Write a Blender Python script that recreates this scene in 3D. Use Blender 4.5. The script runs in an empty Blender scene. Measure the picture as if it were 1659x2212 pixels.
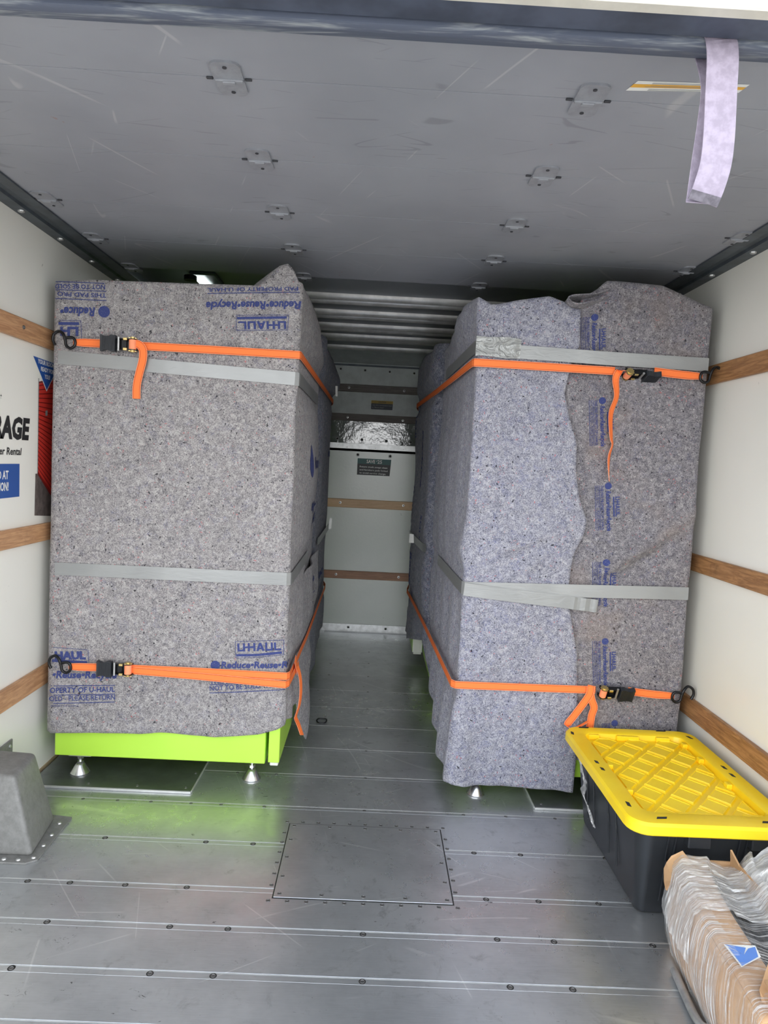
import bpy, bmesh, math, random
from mathutils import Vector, Matrix, noise
random.seed(7)
SC = bpy.context.scene
COL = SC.collection
R = math.radians

# ------------------------------------------------------------------ camera, sky, exposure
cam_d = bpy.data.cameras.new('camera')
cam_d.sensor_fit = 'HORIZONTAL'; cam_d.sensor_width = 36.0
cam_d.lens = 36.0*1500.0/1659.0
cam_d.clip_start = 0.05; cam_d.clip_end = 500
cam = bpy.data.objects.new('camera', cam_d); COL.objects.link(cam)
cr = Vector((0.99861666, -0.0137517, 0.05075099)); cu = Vector((-0.04967558, 0.0696654, 0.99633281)); cf = Vector((0.01723686, 0.99747562, -0.06888591))
cam.matrix_world = Matrix(((cr.x, cu.x, -cf.x, 0), (cr.y, cu.y, -cf.y, 0), (cr.z, cu.z, -cf.z, 1.22), (0, 0, 0, 1)))
SC.camera = cam
SC.view_settings.view_transform = 'Standard'; SC.view_settings.look = 'None'
SC.view_settings.gamma = 1.0; SC.view_settings.use_curve_mapping = False
SC.view_settings.exposure = 1.27
wd = bpy.data.worlds.new('overcast_sky'); SC.world = wd; wd.use_nodes = True
bg = wd.node_tree.nodes['Background']
_wt = wd.node_tree; _tc = _wt.nodes.new('ShaderNodeTexCoord'); _sp = _wt.nodes.new('ShaderNodeSeparateXYZ'); _mr = _wt.nodes.new('ShaderNodeMapRange'); _mx = _wt.nodes.new('ShaderNodeMix'); _mx.data_type = 'RGBA'
_wt.links.new(_tc.outputs['Generated'], _sp.inputs[0]); _wt.links.new(_sp.outputs[2], _mr.inputs[0]); _mr.inputs[1].default_value = 0.0; _mr.inputs[2].default_value = 0.7
_mx.inputs[6].default_value = (1.9, 1.92, 1.92, 1); _mx.inputs[7].default_value = (0.62, 0.70, 0.82, 1)      # bright haze low down, greyer overhead
_wt.links.new(_mr.outputs[0], _mx.inputs[0]); _wt.links.new(_mx.outputs[2], bg.inputs[0]); bg.inputs[1].default_value = 1.1
sun_d = bpy.data.lights.new('sun', 'SUN'); sun_d.energy = 3.2; sun_d.angle = R(8); sun_d.color = (1, .96, .90)
sun = bpy.data.objects.new('sun', sun_d); COL.objects.link(sun); sun.rotation_euler = (R(-38), 0, R(20))     # high over the cab: lights the ground behind the camera
SC.cycles.max_bounces = 10; SC.cycles.diffuse_bounces = 6; SC.cycles.glossy_bounces = 5; SC.cycles.transparent_max_bounces = 16

# ------------------------------------------------------------------ material helpers
class NT:
    def __init__(s, name):
        s.m = bpy.data.materials.new(name); s.m.use_nodes = True
        s.t = s.m.node_tree; s.b = s.t.nodes['Principled BSDF']
        s.tc = s.t.nodes.new('ShaderNodeTexCoord')
    def n(s, kind, **kw):
        x = s.t.nodes.new(kind)
        for k, v in kw.items(): setattr(x, k, v)
        return x
    def link(s, a, b): s.t.links.new(a, b)
    def inp(s, node, i, v):
        if hasattr(v, 'is_output') or isinstance(v, bpy.types.NodeSocket): s.link(v, node.inputs[i])
        else: node.inputs[i].default_value = v
    def coord(s, scale=(1, 1, 1), off=(0, 0, 0), src='Object'):
        m = s.n('ShaderNodeMapping'); s.link(s.tc.outputs[src], m.inputs[0])
        m.inputs['Scale'].default_value = scale; m.inputs['Location'].default_value = off
        return m.outputs[0]
    def noise(s, scale, detail=2, rough=.5, dist=0, co=None, off=0):
        x = s.n('ShaderNodeTexNoise'); x.inputs['Scale'].default_value = scale; x.inputs['Detail'].default_value = detail
        x.inputs['Roughness'].default_value = rough; x.inputs['Distortion'].default_value = dist
        s.link(co if co else s.coord(off=(off, off*1.7, off*.6)), x.inputs['Vector'])
        return x.outputs['Fac']
    def math(s, op, a, b=None, c=None):
        x = s.n('ShaderNodeMath', operation=op); s.inp(x, 0, a)
        if b is not None: s.inp(x, 1, b)
        if c is not None: s.inp(x, 2, c)
        return x.outputs[0]
    def step(s, v, lo, hi, a=0.0, b=1.0):
        x = s.n('ShaderNodeMapRange', interpolation_type='SMOOTHSTEP'); s.inp(x, 0, v)
        x.inputs[1].default_value = lo; x.inputs[2].default_value = hi; x.inputs[3].default_value = a; x.inputs[4].default_value = b
        return x.outputs[0]
    def mix(s, f, a, b, mode='MIX'):
        x = s.n('ShaderNodeMix', data_type='RGBA', blend_type=mode); s.inp(x, 0, f)
        for i, v in ((6, a), (7, b)):
            if isinstance(v, tuple): x.inputs[i].default_value = (*v[:3], 1)
            else: s.link(v, x.inputs[i])
        return x.outputs[2]
    def line(s, scale, w, dist=1.0, off=0, co=None, detail=1):      # thin curly lines where a noise crosses one half
        f = s.noise(scale, detail, .5, dist, co, off)
        return s.step(s.math('ABSOLUTE', s.math('SUBTRACT', f, .5)), w*.3, w, 1, 0)
    def streaks(s, L):            # nearly straight scratches in several directions
        out = None
        for i, (ang, sc_, w, th) in enumerate(L):
            m = s.n('ShaderNodeMapping'); s.link(s.tc.outputs['Object'], m.inputs[0]); m.inputs['Rotation'].default_value = (0, 0, R(ang)); m2 = s.n('ShaderNodeMapping'); s.link(m.outputs[0], m2.inputs[0]); m2.inputs['Scale'].default_value = (.10, 1, 1); m2.inputs['Location'].default_value = (i*3.1, i*5.7, i)
            f = s.noise(sc_, 0, .5, .15, co=m2.outputs[0]); l = s.step(s.math('ABSOLUTE', s.math('SUBTRACT', f, .5)), w*.25, w*.7, 1, 0)
            m3 = s.n('ShaderNodeMapping'); s.link(m.outputs[0], m3.inputs[0]); m3.inputs['Scale'].default_value = (.5, 1, 1)
            l = s.math('MULTIPLY', l, s.step(s.noise(sc_*1.3, 1, .5, 0, co=m3.outputs[0]), th-.03, th+.03)); out = l if out is None else s.math('MAXIMUM', out, l)
        return out
    def bump(s, h, dist=.002, strength=1.0):
        x = s.n('ShaderNodeBump'); x.inputs['Distance'].default_value = dist; x.inputs['Strength'].default_value = strength
        s.link(h, x.inputs['Height']); s.link(x.outputs[0], s.b.inputs['Normal'])
    def set(s, color=None, rough=None, metal=None, **kw):
        if color is not None:
            if isinstance(color, tuple): s.b.inputs['Base Color'].default_value = (*color[:3], 1)
            else: s.link(color, s.b.inputs['Base Color'])
        if rough is not None: s.inp(s.b, 'Roughness', rough)
        if metal is not None: s.inp(s.b, 'Metallic', metal)
        for k, v in kw.items(): s.inp(s.b, k.replace('_', ' '), v)
        return s.m

def lin(r, g, b): return tuple(((c/255)/12.92 if c/255 <= .04045 else ((c/255+.055)/1.055)**2.4) for c in (r, g, b))
def plain(name, c, rough=.5, metal=0, var=.06, scale=12, **kw):
    t = NT(name); f = t.noise(scale, 4, .6)
    d = tuple(x*(1-var*2.2) for x in c)
    return t.set(t.mix(t.step(f, .35, .65), d, c), rough, metal, **kw)

def felt(name, base, dark, light, blue, warm=0.0):
    t = NT(name)
    m = t.noise(7, 3, .6); c = t.mix(t.step(m, .35, .65), tuple(x*.88 for x in base), tuple(min(1, x*1.06) for x in base))
    f = t.noise(260, 2, .6, .4, off=5.3); c = t.mix(t.step(f, .3, .7), t.mix(.55, c, dark), t.mix(.55, c, light))
    g = t.noise(115, 2, .6, 1.0, off=11.3); c = t.mix(t.math('MULTIPLY', t.step(g, .52, .66), .36), c, dark)
    g2 = t.noise(70, 2, .6, 1.0, off=21.3); c = t.mix(t.math('MULTIPLY', t.step(g2, .52, .66), .45), c, light)
    a = t.math('MULTIPLY', t.line(120, .035, 2.0, 3.1), t.step(t.noise(45, 1, off=8), .50, .58))
    c = t.mix(t.math('MULTIPLY', a, .75), c, lin(40, 42, 58))
    a = t.math('MULTIPLY', t.line(135, .028, 2.0, 7.7), t.step(t.noise(50, 1, off=18), .50, .58))
    c = t.mix(t.math('MULTIPLY', a, .8), c, lin(215, 212, 210))
    a = t.math('MULTIPLY', t.line(85, .03, 2.0, 13.7), t.step(t.noise(26, 1, off=28), .54, .60))
    c = t.mix(t.math('MULTIPLY', a, blue), c, lin(70, 84, 150))
    a = t.math('MULTIPLY', t.step(t.noise(110, 1, off=33), .69, .72), t.step(t.noise(20, 1, off=38), .45, .60))
    c = t.mix(t.math('MULTIPLY', a, .7), c, lin(190, 110, 112))
    a = t.step(t.noise(95, 1, off=43), .71, .735); c = t.mix(t.math('MULTIPLY', a, .85), c, lin(22, 24, 32))
    if warm: c = t.mix(t.math('MULTIPLY', t.step(t.noise(5, 3, off=52), .5, .7), warm), c, lin(150, 132, 118))
    t.bump(t.math('ADD', t.noise(200, 3, .7, .6), t.math('MULTIPLY', m, 2.0)), .0025, .8)
    return t.set(c, 1.0, 0, **{'Specular IOR Level': .1, 'Sheen Weight': .15})

M = {}
M['felt_left'] = felt('grey_felt_warm', lin(144, 139, 139), lin(84, 84, 92), lin(190, 186, 184), .3)
M['felt_right'] = felt('grey_felt_blue', lin(141, 141, 153), lin(79, 83, 103), lin(192, 192, 202), .5)
M['felt_brown'] = felt('grey_felt_brown', lin(120, 116, 121), lin(70, 69, 80), lin(161, 158, 161), .25, .25)
M['felt_shaded'] = felt('grey_felt_shaded', lin(112, 115, 127), lin(66, 71, 88), lin(156, 158, 170), .4)  # same felt toned darker: shade at the rear painted into its colour
t = NT('blue_ink'); f = t.noise(230, 2, .7, .5)
M['ink'] = t.set(t.mix(t.step(f, .55, .75), lin(56, 66, 120), lin(110, 112, 138)), .95)
t = NT('pale_ink'); M['ink_pale'] = t.set(t.mix(t.step(t.noise(230, 2, .7, .5), .45, .65), lin(92, 106, 164), lin(150, 152, 172)), .95)

t = NT('scuffed_aluminium_floor')
n1 = t.noise(3.0, 5, .65); n2 = t.noise(18, 5, .7, .5, off=4); n3 = t.noise(1.2, 2, off=9)
br = t.noise(60, 4, .7, 0, co=t.coord((.35, 9, 1)))
c = t.mix(t.step(n1, .3, .7), (.44, .46, .475), (.62, .64, .655))
c = t.mix(t.step(n2, .55, .75), c, (.38, .40, .41)); c = t.mix(t.math('MULTIPLY', t.step(br, .3, .7), .35), c, (.66, .68, .7))
sc = t.streaks(((18, 5, .012, .60), (-32, 6, .010, .60), (75, 7, .010, .62), (-8, 9, .014, .62), (48, 4, .008, .62)))
s3 = t.math('MULTIPLY', t.line(40, .02, 2.5, 22), t.step(t.noise(9, 2, off=23), .66, .72)); c = t.mix(t.math('MULTIPLY', sc, .42), c, (.88, .89, .89))
dk = t.math('MULTIPLY', t.step(t.noise(26, 3, .6, 1.5, off=31, co=t.coord((1, 2.2, 1), (3, 1, 0))), .70, .75), .8)
c = t.mix(dk, c, (.03, .03, .03)); c = t.mix(t.math('MULTIPLY', s3, .5), c, (.06, .06, .06))
rg = t.math('ADD', t.step(n2, .3, .7, .23, .31), t.math('MULTIPLY', n3, .08))
t.bump(t.math('ADD', t.math('MULTIPLY', br, .6), t.math('MULTIPLY', sc, .5)), .0002, .4)
M['floor'] = t.set(c, rg, .74)
M['plate'] = plain('dark_steel_plate', (.34, .355, .37), .33, .85, .1, 9)
M['edge'] = plain('bright_edge_metal', (.72, .73, .72), .4, .6)
M['screw'] = plain('screw_steel', (.22, .22, .22), .4, .8)
M['screw_dark'] = plain('dark_recess', (.03, .03, .03), .7, .2)  # near-black for screw rings, hatch gap, lid slots and rivet centres
M['alu'] = plain('brushed_aluminium', (.62, .63, .63), .38, .75, .12, 22)
M['galv'] = plain('galvanised_bow', (.88, .87, .86), .38, .4, .1, 10)
M['ceil'] = plain('dark_roof_sheet', (.30, .32, .35), .4, .2, .05, 3)
t = NT('cream_wall_panel'); f = t.noise(1.5, 3)
c = t.mix(t.step(f, .3, .7), lin(237, 236, 228), lin(243, 241, 233))
sc = t.noise(3, 1); sc = t.step(sc, .98, .99); c = t.mix(t.math('MULTIPLY', sc, .3), c, lin(160, 160, 155))
dk = t.step(t.noise(22, 3, .6, 1.5, off=3), .74, .78); c = t.mix(t.math('MULTIPLY', dk, .55), c, lin(110, 108, 104))
M['wall'] = t.set(c, .32)
t = NT('grey_gloss_panel'); c = t.mix(t.step(t.noise(2, 3), .3, .7), lin(222, 228, 222), lin(232, 236, 230))
dk = t.step(t.noise(16, 3, .6, 2, off=2), .73, .78); c = t.mix(t.math('MULTIPLY', dk, .4), c, lin(80, 84, 84))
t.bump(t.noise(55, 3, .6), .0015, .35); M['rear'] = t.set(c, .2)
t = NT('dark_gloss_panel'); t.bump(t.math('ADD', t.noise(70, 3, .6, 1), t.math('MULTIPLY', t.noise(9, 3, .6), 9)), .00055, .7)
M['attic_gloss'] = t.set(lin(128, 134, 132), .09, **{'IOR': 2.1})
M['attic'] = plain('attic_panel', lin(206, 212, 212), .35)
def wood(name, a, b, dirt=.3):
    t = NT(name); co = t.coord((9, .7, 9)); g = t.noise(9, 4, .65, 1.2, co=co); g2 = t.noise(40, 2, .6, 0, co=t.coord((6, .35, 6)))
    c = t.mix(t.step(g, .35, .65), a, b); c = t.mix(t.math('MULTIPLY', t.step(g2, .55, .7), .35), c, tuple(x*.6 for x in a))
    c = t.mix(t.math('MULTIPLY', t.step(t.noise(5, 4, .7, off=9), .55, .72), dirt), c, tuple(x*.35 for x in a))
    t.bump(g2, .001, .4); return t.set(c, .5)
def wood_x(name, a, b):
    t = NT(name); g = t.noise(9, 4, .65, 1.2, co=t.coord((.7, 9, 9))); c = t.mix(t.step(g, .35, .65), a, b); return t.set(c, .5)
M['wood'] = wood('varnished_slat', lin(176, 130, 92), lin(206, 160, 118))
M['wood2'] = wood('worn_slat', lin(140, 98, 62), lin(178, 132, 88), .6)
M['wood_rear'] = wood_x('varnished_rear_slat', lin(214, 176, 134), lin(228, 192, 152))
M['wood_rear2'] = wood_x('red_brown_rear_slat', lin(164, 122, 98), lin(184, 140, 112))
M['wood_dark'] = wood_x('dark_attic_slat', lin(104, 94, 90), lin(120, 112, 108))
t = NT('grey_painted_door'); f = t.noise(2.0, 4, .6)
c = t.mix(t.step(f, .3, .7), lin(146, 149, 157), lin(157, 160, 168))
s1 = t.streaks(((-62, 4, .010, .60), (65, 3, .008, .60), (-50, 5, .008, .62), (70, 6, .01, .63))); c = t.mix(t.math('MULTIPLY', s1, .5), c, lin(190, 190, 192))
s2 = t.streaks(((4, 9, .012, .60), (-6, 14, .012, .61), (22, 8, .010, .62), (-15, 11, .010, .63))); c = t.mix(t.math('MULTIPLY', s2, .45), c, lin(112, 114, 120))
dk = t.step(t.noise(12, 4, .7, 1.0, co=t.coord((.6, 2.2, 1), (4, 2, 0))), .66, .76); c = t.mix(t.math('MULTIPLY', dk, .25), c, lin(104, 104, 108))
rs = t.step(t.noise(30, 2, .6, 1, off=55), .76, .79); c = t.mix(t.math('MULTIPLY', rs, .5), c, lin(150, 112, 88))
M['door'] = t.set(c, .42)
M['door_line'] = plain('door_seam_shadow_gap', lin(60, 61, 66), .6)
M['hinge'] = plain('painted_hinge', lin(154, 157, 164), .38, .1, .08, 30)
t = NT('worn_blue_rubber'); f = t.noise(9, 4, .7, .6, co=t.coord((.5, 6, 3)))
c = t.mix(t.step(f, .45, .72), lin(96, 104, 122), lin(176, 182, 186)); M['seal'] = t.set(c, .55)
M['header'] = plain('dark_header_rubber', lin(84, 92, 110), .5, 0, .2, 6)
M['cream'] = plain('cream_body_paint', lin(228, 224, 212), .35)
M['rail'] = plain('dark_steel_track', lin(84, 92, 100), .42, .35, .15, 14)
M['orange'] = None
t = NT('orange_webbing'); uv = t.tc.outputs['UV']; sp = t.n('ShaderNodeSeparateXYZ'); t.link(uv, sp.inputs[0])
v = sp.outputs[1]; d = t.math('ABSOLUTE', t.math('SUBTRACT', v, .5))
ln = t.math('MULTIPLY', t.step(d, .34, .36), t.step(d, .40, .42, 1, 0))
st = t.math('MULTIPLY', t.step(d, .44, .46), t.step(t.math('SINE', t.math('MULTIPLY', sp.outputs[0], 1400)), -.2, .2))
wv = t.math('MULTIPLY', t.math('SINE', t.math('MULTIPLY', sp.outputs[0], 2600)), .5)
c = t.mix(ln, lin(255, 128, 60), lin(190, 66, 30)); c = t.mix(t.math('MULTIPLY', st, .6), c, lin(255, 205, 180)); t.bump(wv, .0004, .4)
M['orange'] = t.set(c, .7)
t = NT('grey_duct_tape'); f = t.noise(3, 3, .5, .5); c = t.mix(t.step(f, .3, .7), lin(142, 144, 144), lin(158, 160, 160))
t.bump(t.noise(14, 3, .6, 1.5, co=t.coord((1, 1, 2.5))), .003, .35); M['tape'] = t.set(c, .36, .25)
t = NT('crinkled_duct_tape'); f = t.noise(16, 3, .6, 2.0, co=t.coord((1, 1, 1.6))); t.bump(f, .012, 1.0); M['tape2'] = t.set(lin(160, 162, 161), .28, .3)
M['black'] = plain('black_plastic', lin(38, 42, 48), .42)
M['blackmetal'] = plain('black_steel', lin(26, 27, 30), .35, .3)
M['gold'] = plain('zinc_yellow', (.75, .58, .25), .3, .9)
t = NT('lime_green_laminate'); M['green'] = t.set(t.mix(t.step(t.noise(3, 2), .3, .7), lin(182, 230, 76), lin(188, 235, 82)), .35)
M['white'] = plain('white_plastic', lin(232, 232, 226), .4)
M['chrome'] = plain('zinc_foot', (.78, .78, .78), .22, .95)
t = NT('grey_moulded_cover'); f = t.noise(40, 4, .7); g = t.noise(6, 4, .7, 1)
c = t.mix(t.step(f, .3, .7), lin(116, 116, 114), lin(132, 132, 130)); c = t.mix(t.math('MULTIPLY', t.step(g, .6, .75), .4), c, lin(104, 104, 100))
t.bump(f, .0008, .4); M['cover'] = t.set(c, .5)
t = NT('yellow_plastic'); M['yellow'] = t.set(t.mix(t.step(t.noise(7, 3), .35, .65), lin(250, 212, 26), lin(254, 220, 38)), .36)
M['tote'] = plain('black_tote_plastic', lin(44, 47, 51), .38)
t = NT('kraft_cardboard'); c = t.mix(t.step(t.noise(5, 4, .7), .3, .7), lin(176, 138, 100), lin(200, 162, 122))
t.bump(t.noise(120, 2, .5, 0, co=t.coord((1, .1, 1))), .0006, .3); M['card'] = t.set(c, .75)
M['darkstuff'] = plain('dark_metal_parts', lin(52, 58, 66), .35, .5, .3, 30)
M['webbing'] = plain('lilac_nylon_webbing', lin(168, 158, 176), .85, 0, .1, 60)
M['webbing_dirt'] = plain('soiled_webbing_end', lin(118, 114, 124), .9, 0, .2, 60)
M['tan'] = plain('tan_sealant', lin(170, 150, 120), .7)
M['ground'] = plain('concrete_ground', (.36, .35, .33), .8)
def film(name, streak, base_alpha=.12, co_scale=(1, 60, 1), white=.9):
    t = NT(name); f = t.noise(1.6, 4, .65, .6, co=t.coord(co_scale)); g = t.noise(9, 3, .6, 1.0, off=4); h = t.noise(4, 4, .7, .8, co=t.coord(tuple(x*.45 for x in co_scale), (5, 3, 2)))
    a = t.math('MULTIPLY', t.step(f, .50, .64), t.step(g, .30, .58)); a = t.math('ADD', t.math('MULTIPLY', a, streak), t.math('MULTIPLY', t.step(h, .5, .7), .35)); a = t.math('ADD', a, base_alpha)
    t.bump(t.math('ADD', f, h), .006, .9)
    return t.set((white, white, white), .13, 0, Alpha=t.math('MINIMUM', a, .95), **{'Specular IOR Level': 1.0})
M['film'] = film('clear_stretch_film', .72, .10, (1, 85, 1))
M['film2'] = film('bunched_stretch_film', .6, .32, (6, 45, 6))
def flat(name, c, rough=.45): return plain(name, c, rough, 0, .02)
M['p_blue'] = flat('print_blue', lin(38, 84, 160)); M['p_white'] = flat('print_white', lin(235, 236, 232)); M['p_black'] = flat('print_black', lin(26, 27, 30))
M['p_red'] = flat('print_red', lin(200, 54, 44)); M['p_red2'] = flat('print_dark_red', lin(120, 26, 24)); M['p_pave'] = plain('print_pavement', lin(112, 102, 98), .5, 0, .2, 40)
M['p_orange'] = flat('print_orange', lin(232, 176, 70)); M['p_teal'] = flat('print_teal', lin(26, 92, 90)); M['p_yellow'] = flat('print_yellow', lin(186, 150, 50)); M['p_navy'] = flat('print_navy', lin(40, 48, 66)); M['p_grey'] = flat('print_grey', lin(140, 142, 142))
M['p_sky'] = flat('label_blue', lin(92, 138, 214))
t = NT('lit_lamp_lens'); M['lamp'] = t.set((.9, .95, .9), .3, 0, **{'Emission Color': (.9, 1, .95, 1), 'Emission Strength': 1.6})

# ------------------------------------------------------------------ object helpers
WL = {}     # world position of each parent
def tag(o, label=None, cat=None, group=None, kind=None):
    if label: o['label'] = label
    if cat: o['category'] = cat
    if group: o['group'] = group
    if kind: o['kind'] = kind
    return o
def wpos(p): return WL.get(p.name, Vector((0, 0, 0))) if p else Vector((0, 0, 0))
def mk(name, V, F, m, parent=None, smooth=False, uvs=None, origin=None, mats=None):
    V = [Vector(v) for v in V]
    if parent is not None and origin is None: org = wpos(parent)
    elif origin is not None: org = Vector(origin)
    else:
        lo = [min(v[i] for v in V) for i in range(3)]; hi = [max(v[i] for v in V) for i in range(3)]
        org = Vector(((lo[0]+hi[0])/2, (lo[1]+hi[1])/2, lo[2]))
    me = bpy.data.meshes.new(name); me.from_pydata([v-org for v in V], [], F)
    if m is not None: me.materials.append(M[m] if isinstance(m, str) else m)
    for x in (mats or []): me.materials.append(M[x])
    if uvs:
        l = me.uv_layers.new(name='uv')
        for i, lp in enumerate(me.loops): l.data[i].uv = uvs[lp.vertex_index]
    if smooth:
        for p in me.polygons: p.use_smooth = True
    me.update()
    o = bpy.data.objects.new(name, me); COL.objects.link(o)
    if parent is not None: o.parent = parent; o.location = org-wpos(parent)
    else: o.location = org
    WL[o.name] = org
    return o
def empty(name, loc, label=None, cat=None, group=None, kind=None):
    o = bpy.data.objects.new(name, None); COL.objects.link(o); o.location = loc; WL[o.name] = Vector(loc); o.empty_display_size = .05
    return tag(o, label, cat, group, kind)
def clone(src, parent, loc):          # a copy sharing mesh data, placed in world coordinates
    o = src.copy(); COL.objects.link(o); o.parent = parent; o.location = Vector(loc)-wpos(parent); WL[o.name] = Vector(loc); return o

class B:
    """collects geometry for one mesh"""
    def __init__(s): s.v = []; s.f = []; s.mi = []
    def add(s, V, F, mi=0):
        n = len(s.v); s.v += [Vector(v) for v in V]; s.f += [tuple(i+n for i in f) for f in F]; s.mi += [mi]*len(F); return s
    def box(s, x0, x1, y0, y1, z0, z1, bev=0.0, mi=0, seg=1, mat=None):
        bm = bmesh.new(); bmesh.ops.create_cube(bm, size=1)
        for v in bm.verts: v.co = Vector(((x0+x1)/2+v.co.x*(x1-x0), (y0+y1)/2+v.co.y*(y1-y0), (z0+z1)/2+v.co.z*(z1-z0)))
        if bev: bmesh.ops.bevel(bm, geom=list(bm.edges), offset=min(bev, .49*min(abs(x1-x0), abs(y1-y0), abs(z1-z0))), segments=seg, affect='EDGES', profile=.5)
        bm.verts.index_update(); V = [v.co.copy() for v in bm.verts]; F = [[v.index for v in f.verts] for f in bm.faces]; bm.free()
        if mat is not None: V = [mat @ v for v in V]
        return s.add(V, F, mi)
    def lathe(s, prof, c, seg=20, axis='z', mi=0):
        V = []; F = []
        for r, h in prof:
            for k in range(seg):
                a = 2*math.pi*k/seg; p = (r*math.cos(a), r*math.sin(a), h)
                if axis == 'y': p = (p[0], p[2], p[1])
                if axis == 'x': p = (p[2], p[0], p[1])
                V.append(Vector(c)+Vector(p))
        n = len(prof)
        for i in range(n-1):
            for k in range(seg): F.append((i*seg+k, i*seg+(k+1) % seg, (i+1)*seg+(k+1) % seg, (i+1)*seg+k))
        F.append(tuple(range(seg))[::-1]); F.append(tuple((n-1)*seg+k for k in range(seg)))
        return s.add(V, F, mi)
    def tube(s, pts, r, seg=8, mi=0):
        pts = smooth_path([Vector(p) for p in pts], 4); V = []; F = []; up = Vector((.13, .97, .21)).normalized()
        for i, p in enumerate(pts):
            d = (pts[min(i+1, len(pts)-1)]-pts[max(i-1, 0)]).normalized(); a = d.cross(up).normalized(); b = d.cross(a)
            rr = r(i/(len(pts)-1)) if callable(r) else r
            for k in range(seg): t = 2*math.pi*k/seg; V.append(p+a*rr*math.cos(t)+b*rr*math.sin(t))
        for i in range(len(pts)-1):
            for k in range(seg): F.append((i*seg+k, i*seg+(k+1) % seg, (i+1)*seg+(k+1) % seg, (i+1)*seg+k))
        F.append(tuple(range(seg))); F.append(tuple((len(pts)-1)*seg+k for k in range(seg))[::-1]); return s.add(V, F, mi)
    def prism(s, poly, axis, a, b, mi=0):            # polygon in the two other axes, extruded from a to b
        def p3(u, v, w): return {'x': (w, u, v), 'y': (u, w, v), 'z': (u, v, w)}[axis]
        n = len(poly); V = [p3(u, v, a) for u, v in poly]+[p3(u, v, b) for u, v in poly]
        F = [tuple(range(n)), tuple(range(2*n-1, n-1, -1))]+[(i, i+n, (i+1) % n+n, (i+1) % n) for i in range(n)]
        return s.add(V, F, mi)
    def obj(s, name, m, parent=None, smooth=False, origin=None, mats=None, fix=True):
        o = mk(name, s.v, s.f, m, parent, smooth, origin=origin, mats=mats)
        for i, p in enumerate(o.data.polygons): p.material_index = s.mi[i]
        if fix:
            bm = bmesh.new(); bm.from_mesh(o.data); bmesh.ops.recalc_face_normals(bm, faces=bm.faces); bm.to_mesh(o.data); bm.free()
        if smooth: auto(o)
        return o
def auto(o, ang=40):
    o.data.polygons.foreach_set('use_smooth', [True]*len(o.data.polygons))
    try: o.data.set_sharp_from_angle(angle=R(ang))
    except Exception: pass
def smooth_path(P, k):
    if len(P) < 3 or k < 2: return P
    out = []
    for i in range(len(P)-1):
        a = P[max(i-1, 0)]; b = P[i]; c = P[i+1]; d = P[min(i+2, len(P)-1)]
        for j in range(k):
            t = j/k; out.append(.5*((2*b)+(c-a)*t+(2*a-5*b+4*c-d)*t*t+(3*b-a-3*c+d)*t**3))
    out.append(P[-1]); return out
def I(x, pts):                         # piecewise linear interpolation
    if x <= pts[0][0]: return pts[0][1]
    for (a, b), (c, d) in zip(pts, pts[1:]):
        if x <= c: return b+(d-b)*(x-a)/(c-a) if c > a else d
    return pts[-1][1]
def ribbon(name, pts, w, m, parent=None, wdir=(0, 0, 1), th=.0016, k=1, origin=None, wig=None):
    """webbing or tape: centre line pts, width w along wdir (vector or one per point), thickness th"""
    P = [Vector(p) for p in pts]; W = [Vector(x) for x in wdir] if isinstance(wdir[0], (tuple, list, Vector)) else [Vector(wdir)]*len(P)
    if k > 1: P = smooth_path(P, k); W = smooth_path(W, k)
    V = []; U = []; F = []; L = 0
    for i, p in enumerate(P):
        if i: L += (p-P[i-1]).length
        d = (P[min(i+1, len(P)-1)]-P[max(i-1, 0)]).normalized(); wv = (W[i]-d*W[i].dot(d)).normalized(); n = d.cross(wv).normalized()
        ww = w(i/(len(P)-1)) if callable(w) else w
        e = wig(i/(len(P)-1)) if wig else 0
        for s_, h in ((-.5, -.5), (.5, -.5), (.5, .5), (-.5, .5)): V.append(p+wv*ww*s_+n*(th*h+e)); U.append((L, s_+.5))
    for i in range(len(P)-1):
        a = 4*i; b = a+4
        for q in range(4): F.append((a+q, a+(q+1) % 4, b+(q+1) % 4, b+q))
    F.append((3, 2, 1, 0)); e = 4*(len(P)-1); F.append((e, e+1, e+2, e+3))
    o = mk(name, V, F, m, parent, uvs=U, origin=origin)
    bm = bmesh.new(); bm.from_mesh(o.data); bmesh.ops.recalc_face_normals(bm, faces=bm.faces); bm.to_mesh(o.data); bm.free()
    return o

# ------------------------------------------------------------------ lettering
_tc = {}
def glyphs(text, off=0.02):
    """text as triangles, cap height 1, starting at x 0"""
    if (text, off) in _tc: return _tc[(text, off)]
    def raw(s):
        cu_ = bpy.data.curves.new('lettering', 'FONT'); cu_.body = s; cu_.size = 1; cu_.resolution_u = 2; cu_.offset = off
        o = bpy.data.objects.new('lettering', cu_); COL.objects.link(o); dg = bpy.context.evaluated_depsgraph_get(); dg.update()
        me = bpy.data.meshes.new_from_object(o.evaluated_get(dg)); bm = bmesh.new(); bm.from_mesh(me); bmesh.ops.triangulate(bm, faces=bm.faces)
        bm.verts.index_update(); V = [(v.co.x, v.co.y) for v in bm.verts]; F = [tuple(v.index for v in f.verts) for f in bm.faces]
        bm.free(); bpy.data.objects.remove(o); bpy.data.curves.remove(cu_); bpy.data.meshes.remove(me); return V, F
    if 'cap' not in _tc: _tc['cap'] = max(y for x, y in raw('H')[0])
    V, F = raw(text); c = _tc['cap']; x0 = min(x for x, y in V)
    _tc[(text, off)] = ([((x-x0)/c, y/c) for x, y in V], F, (max(x for x, y in V)-x0)/c); return _tc[(text, off)]
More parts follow.
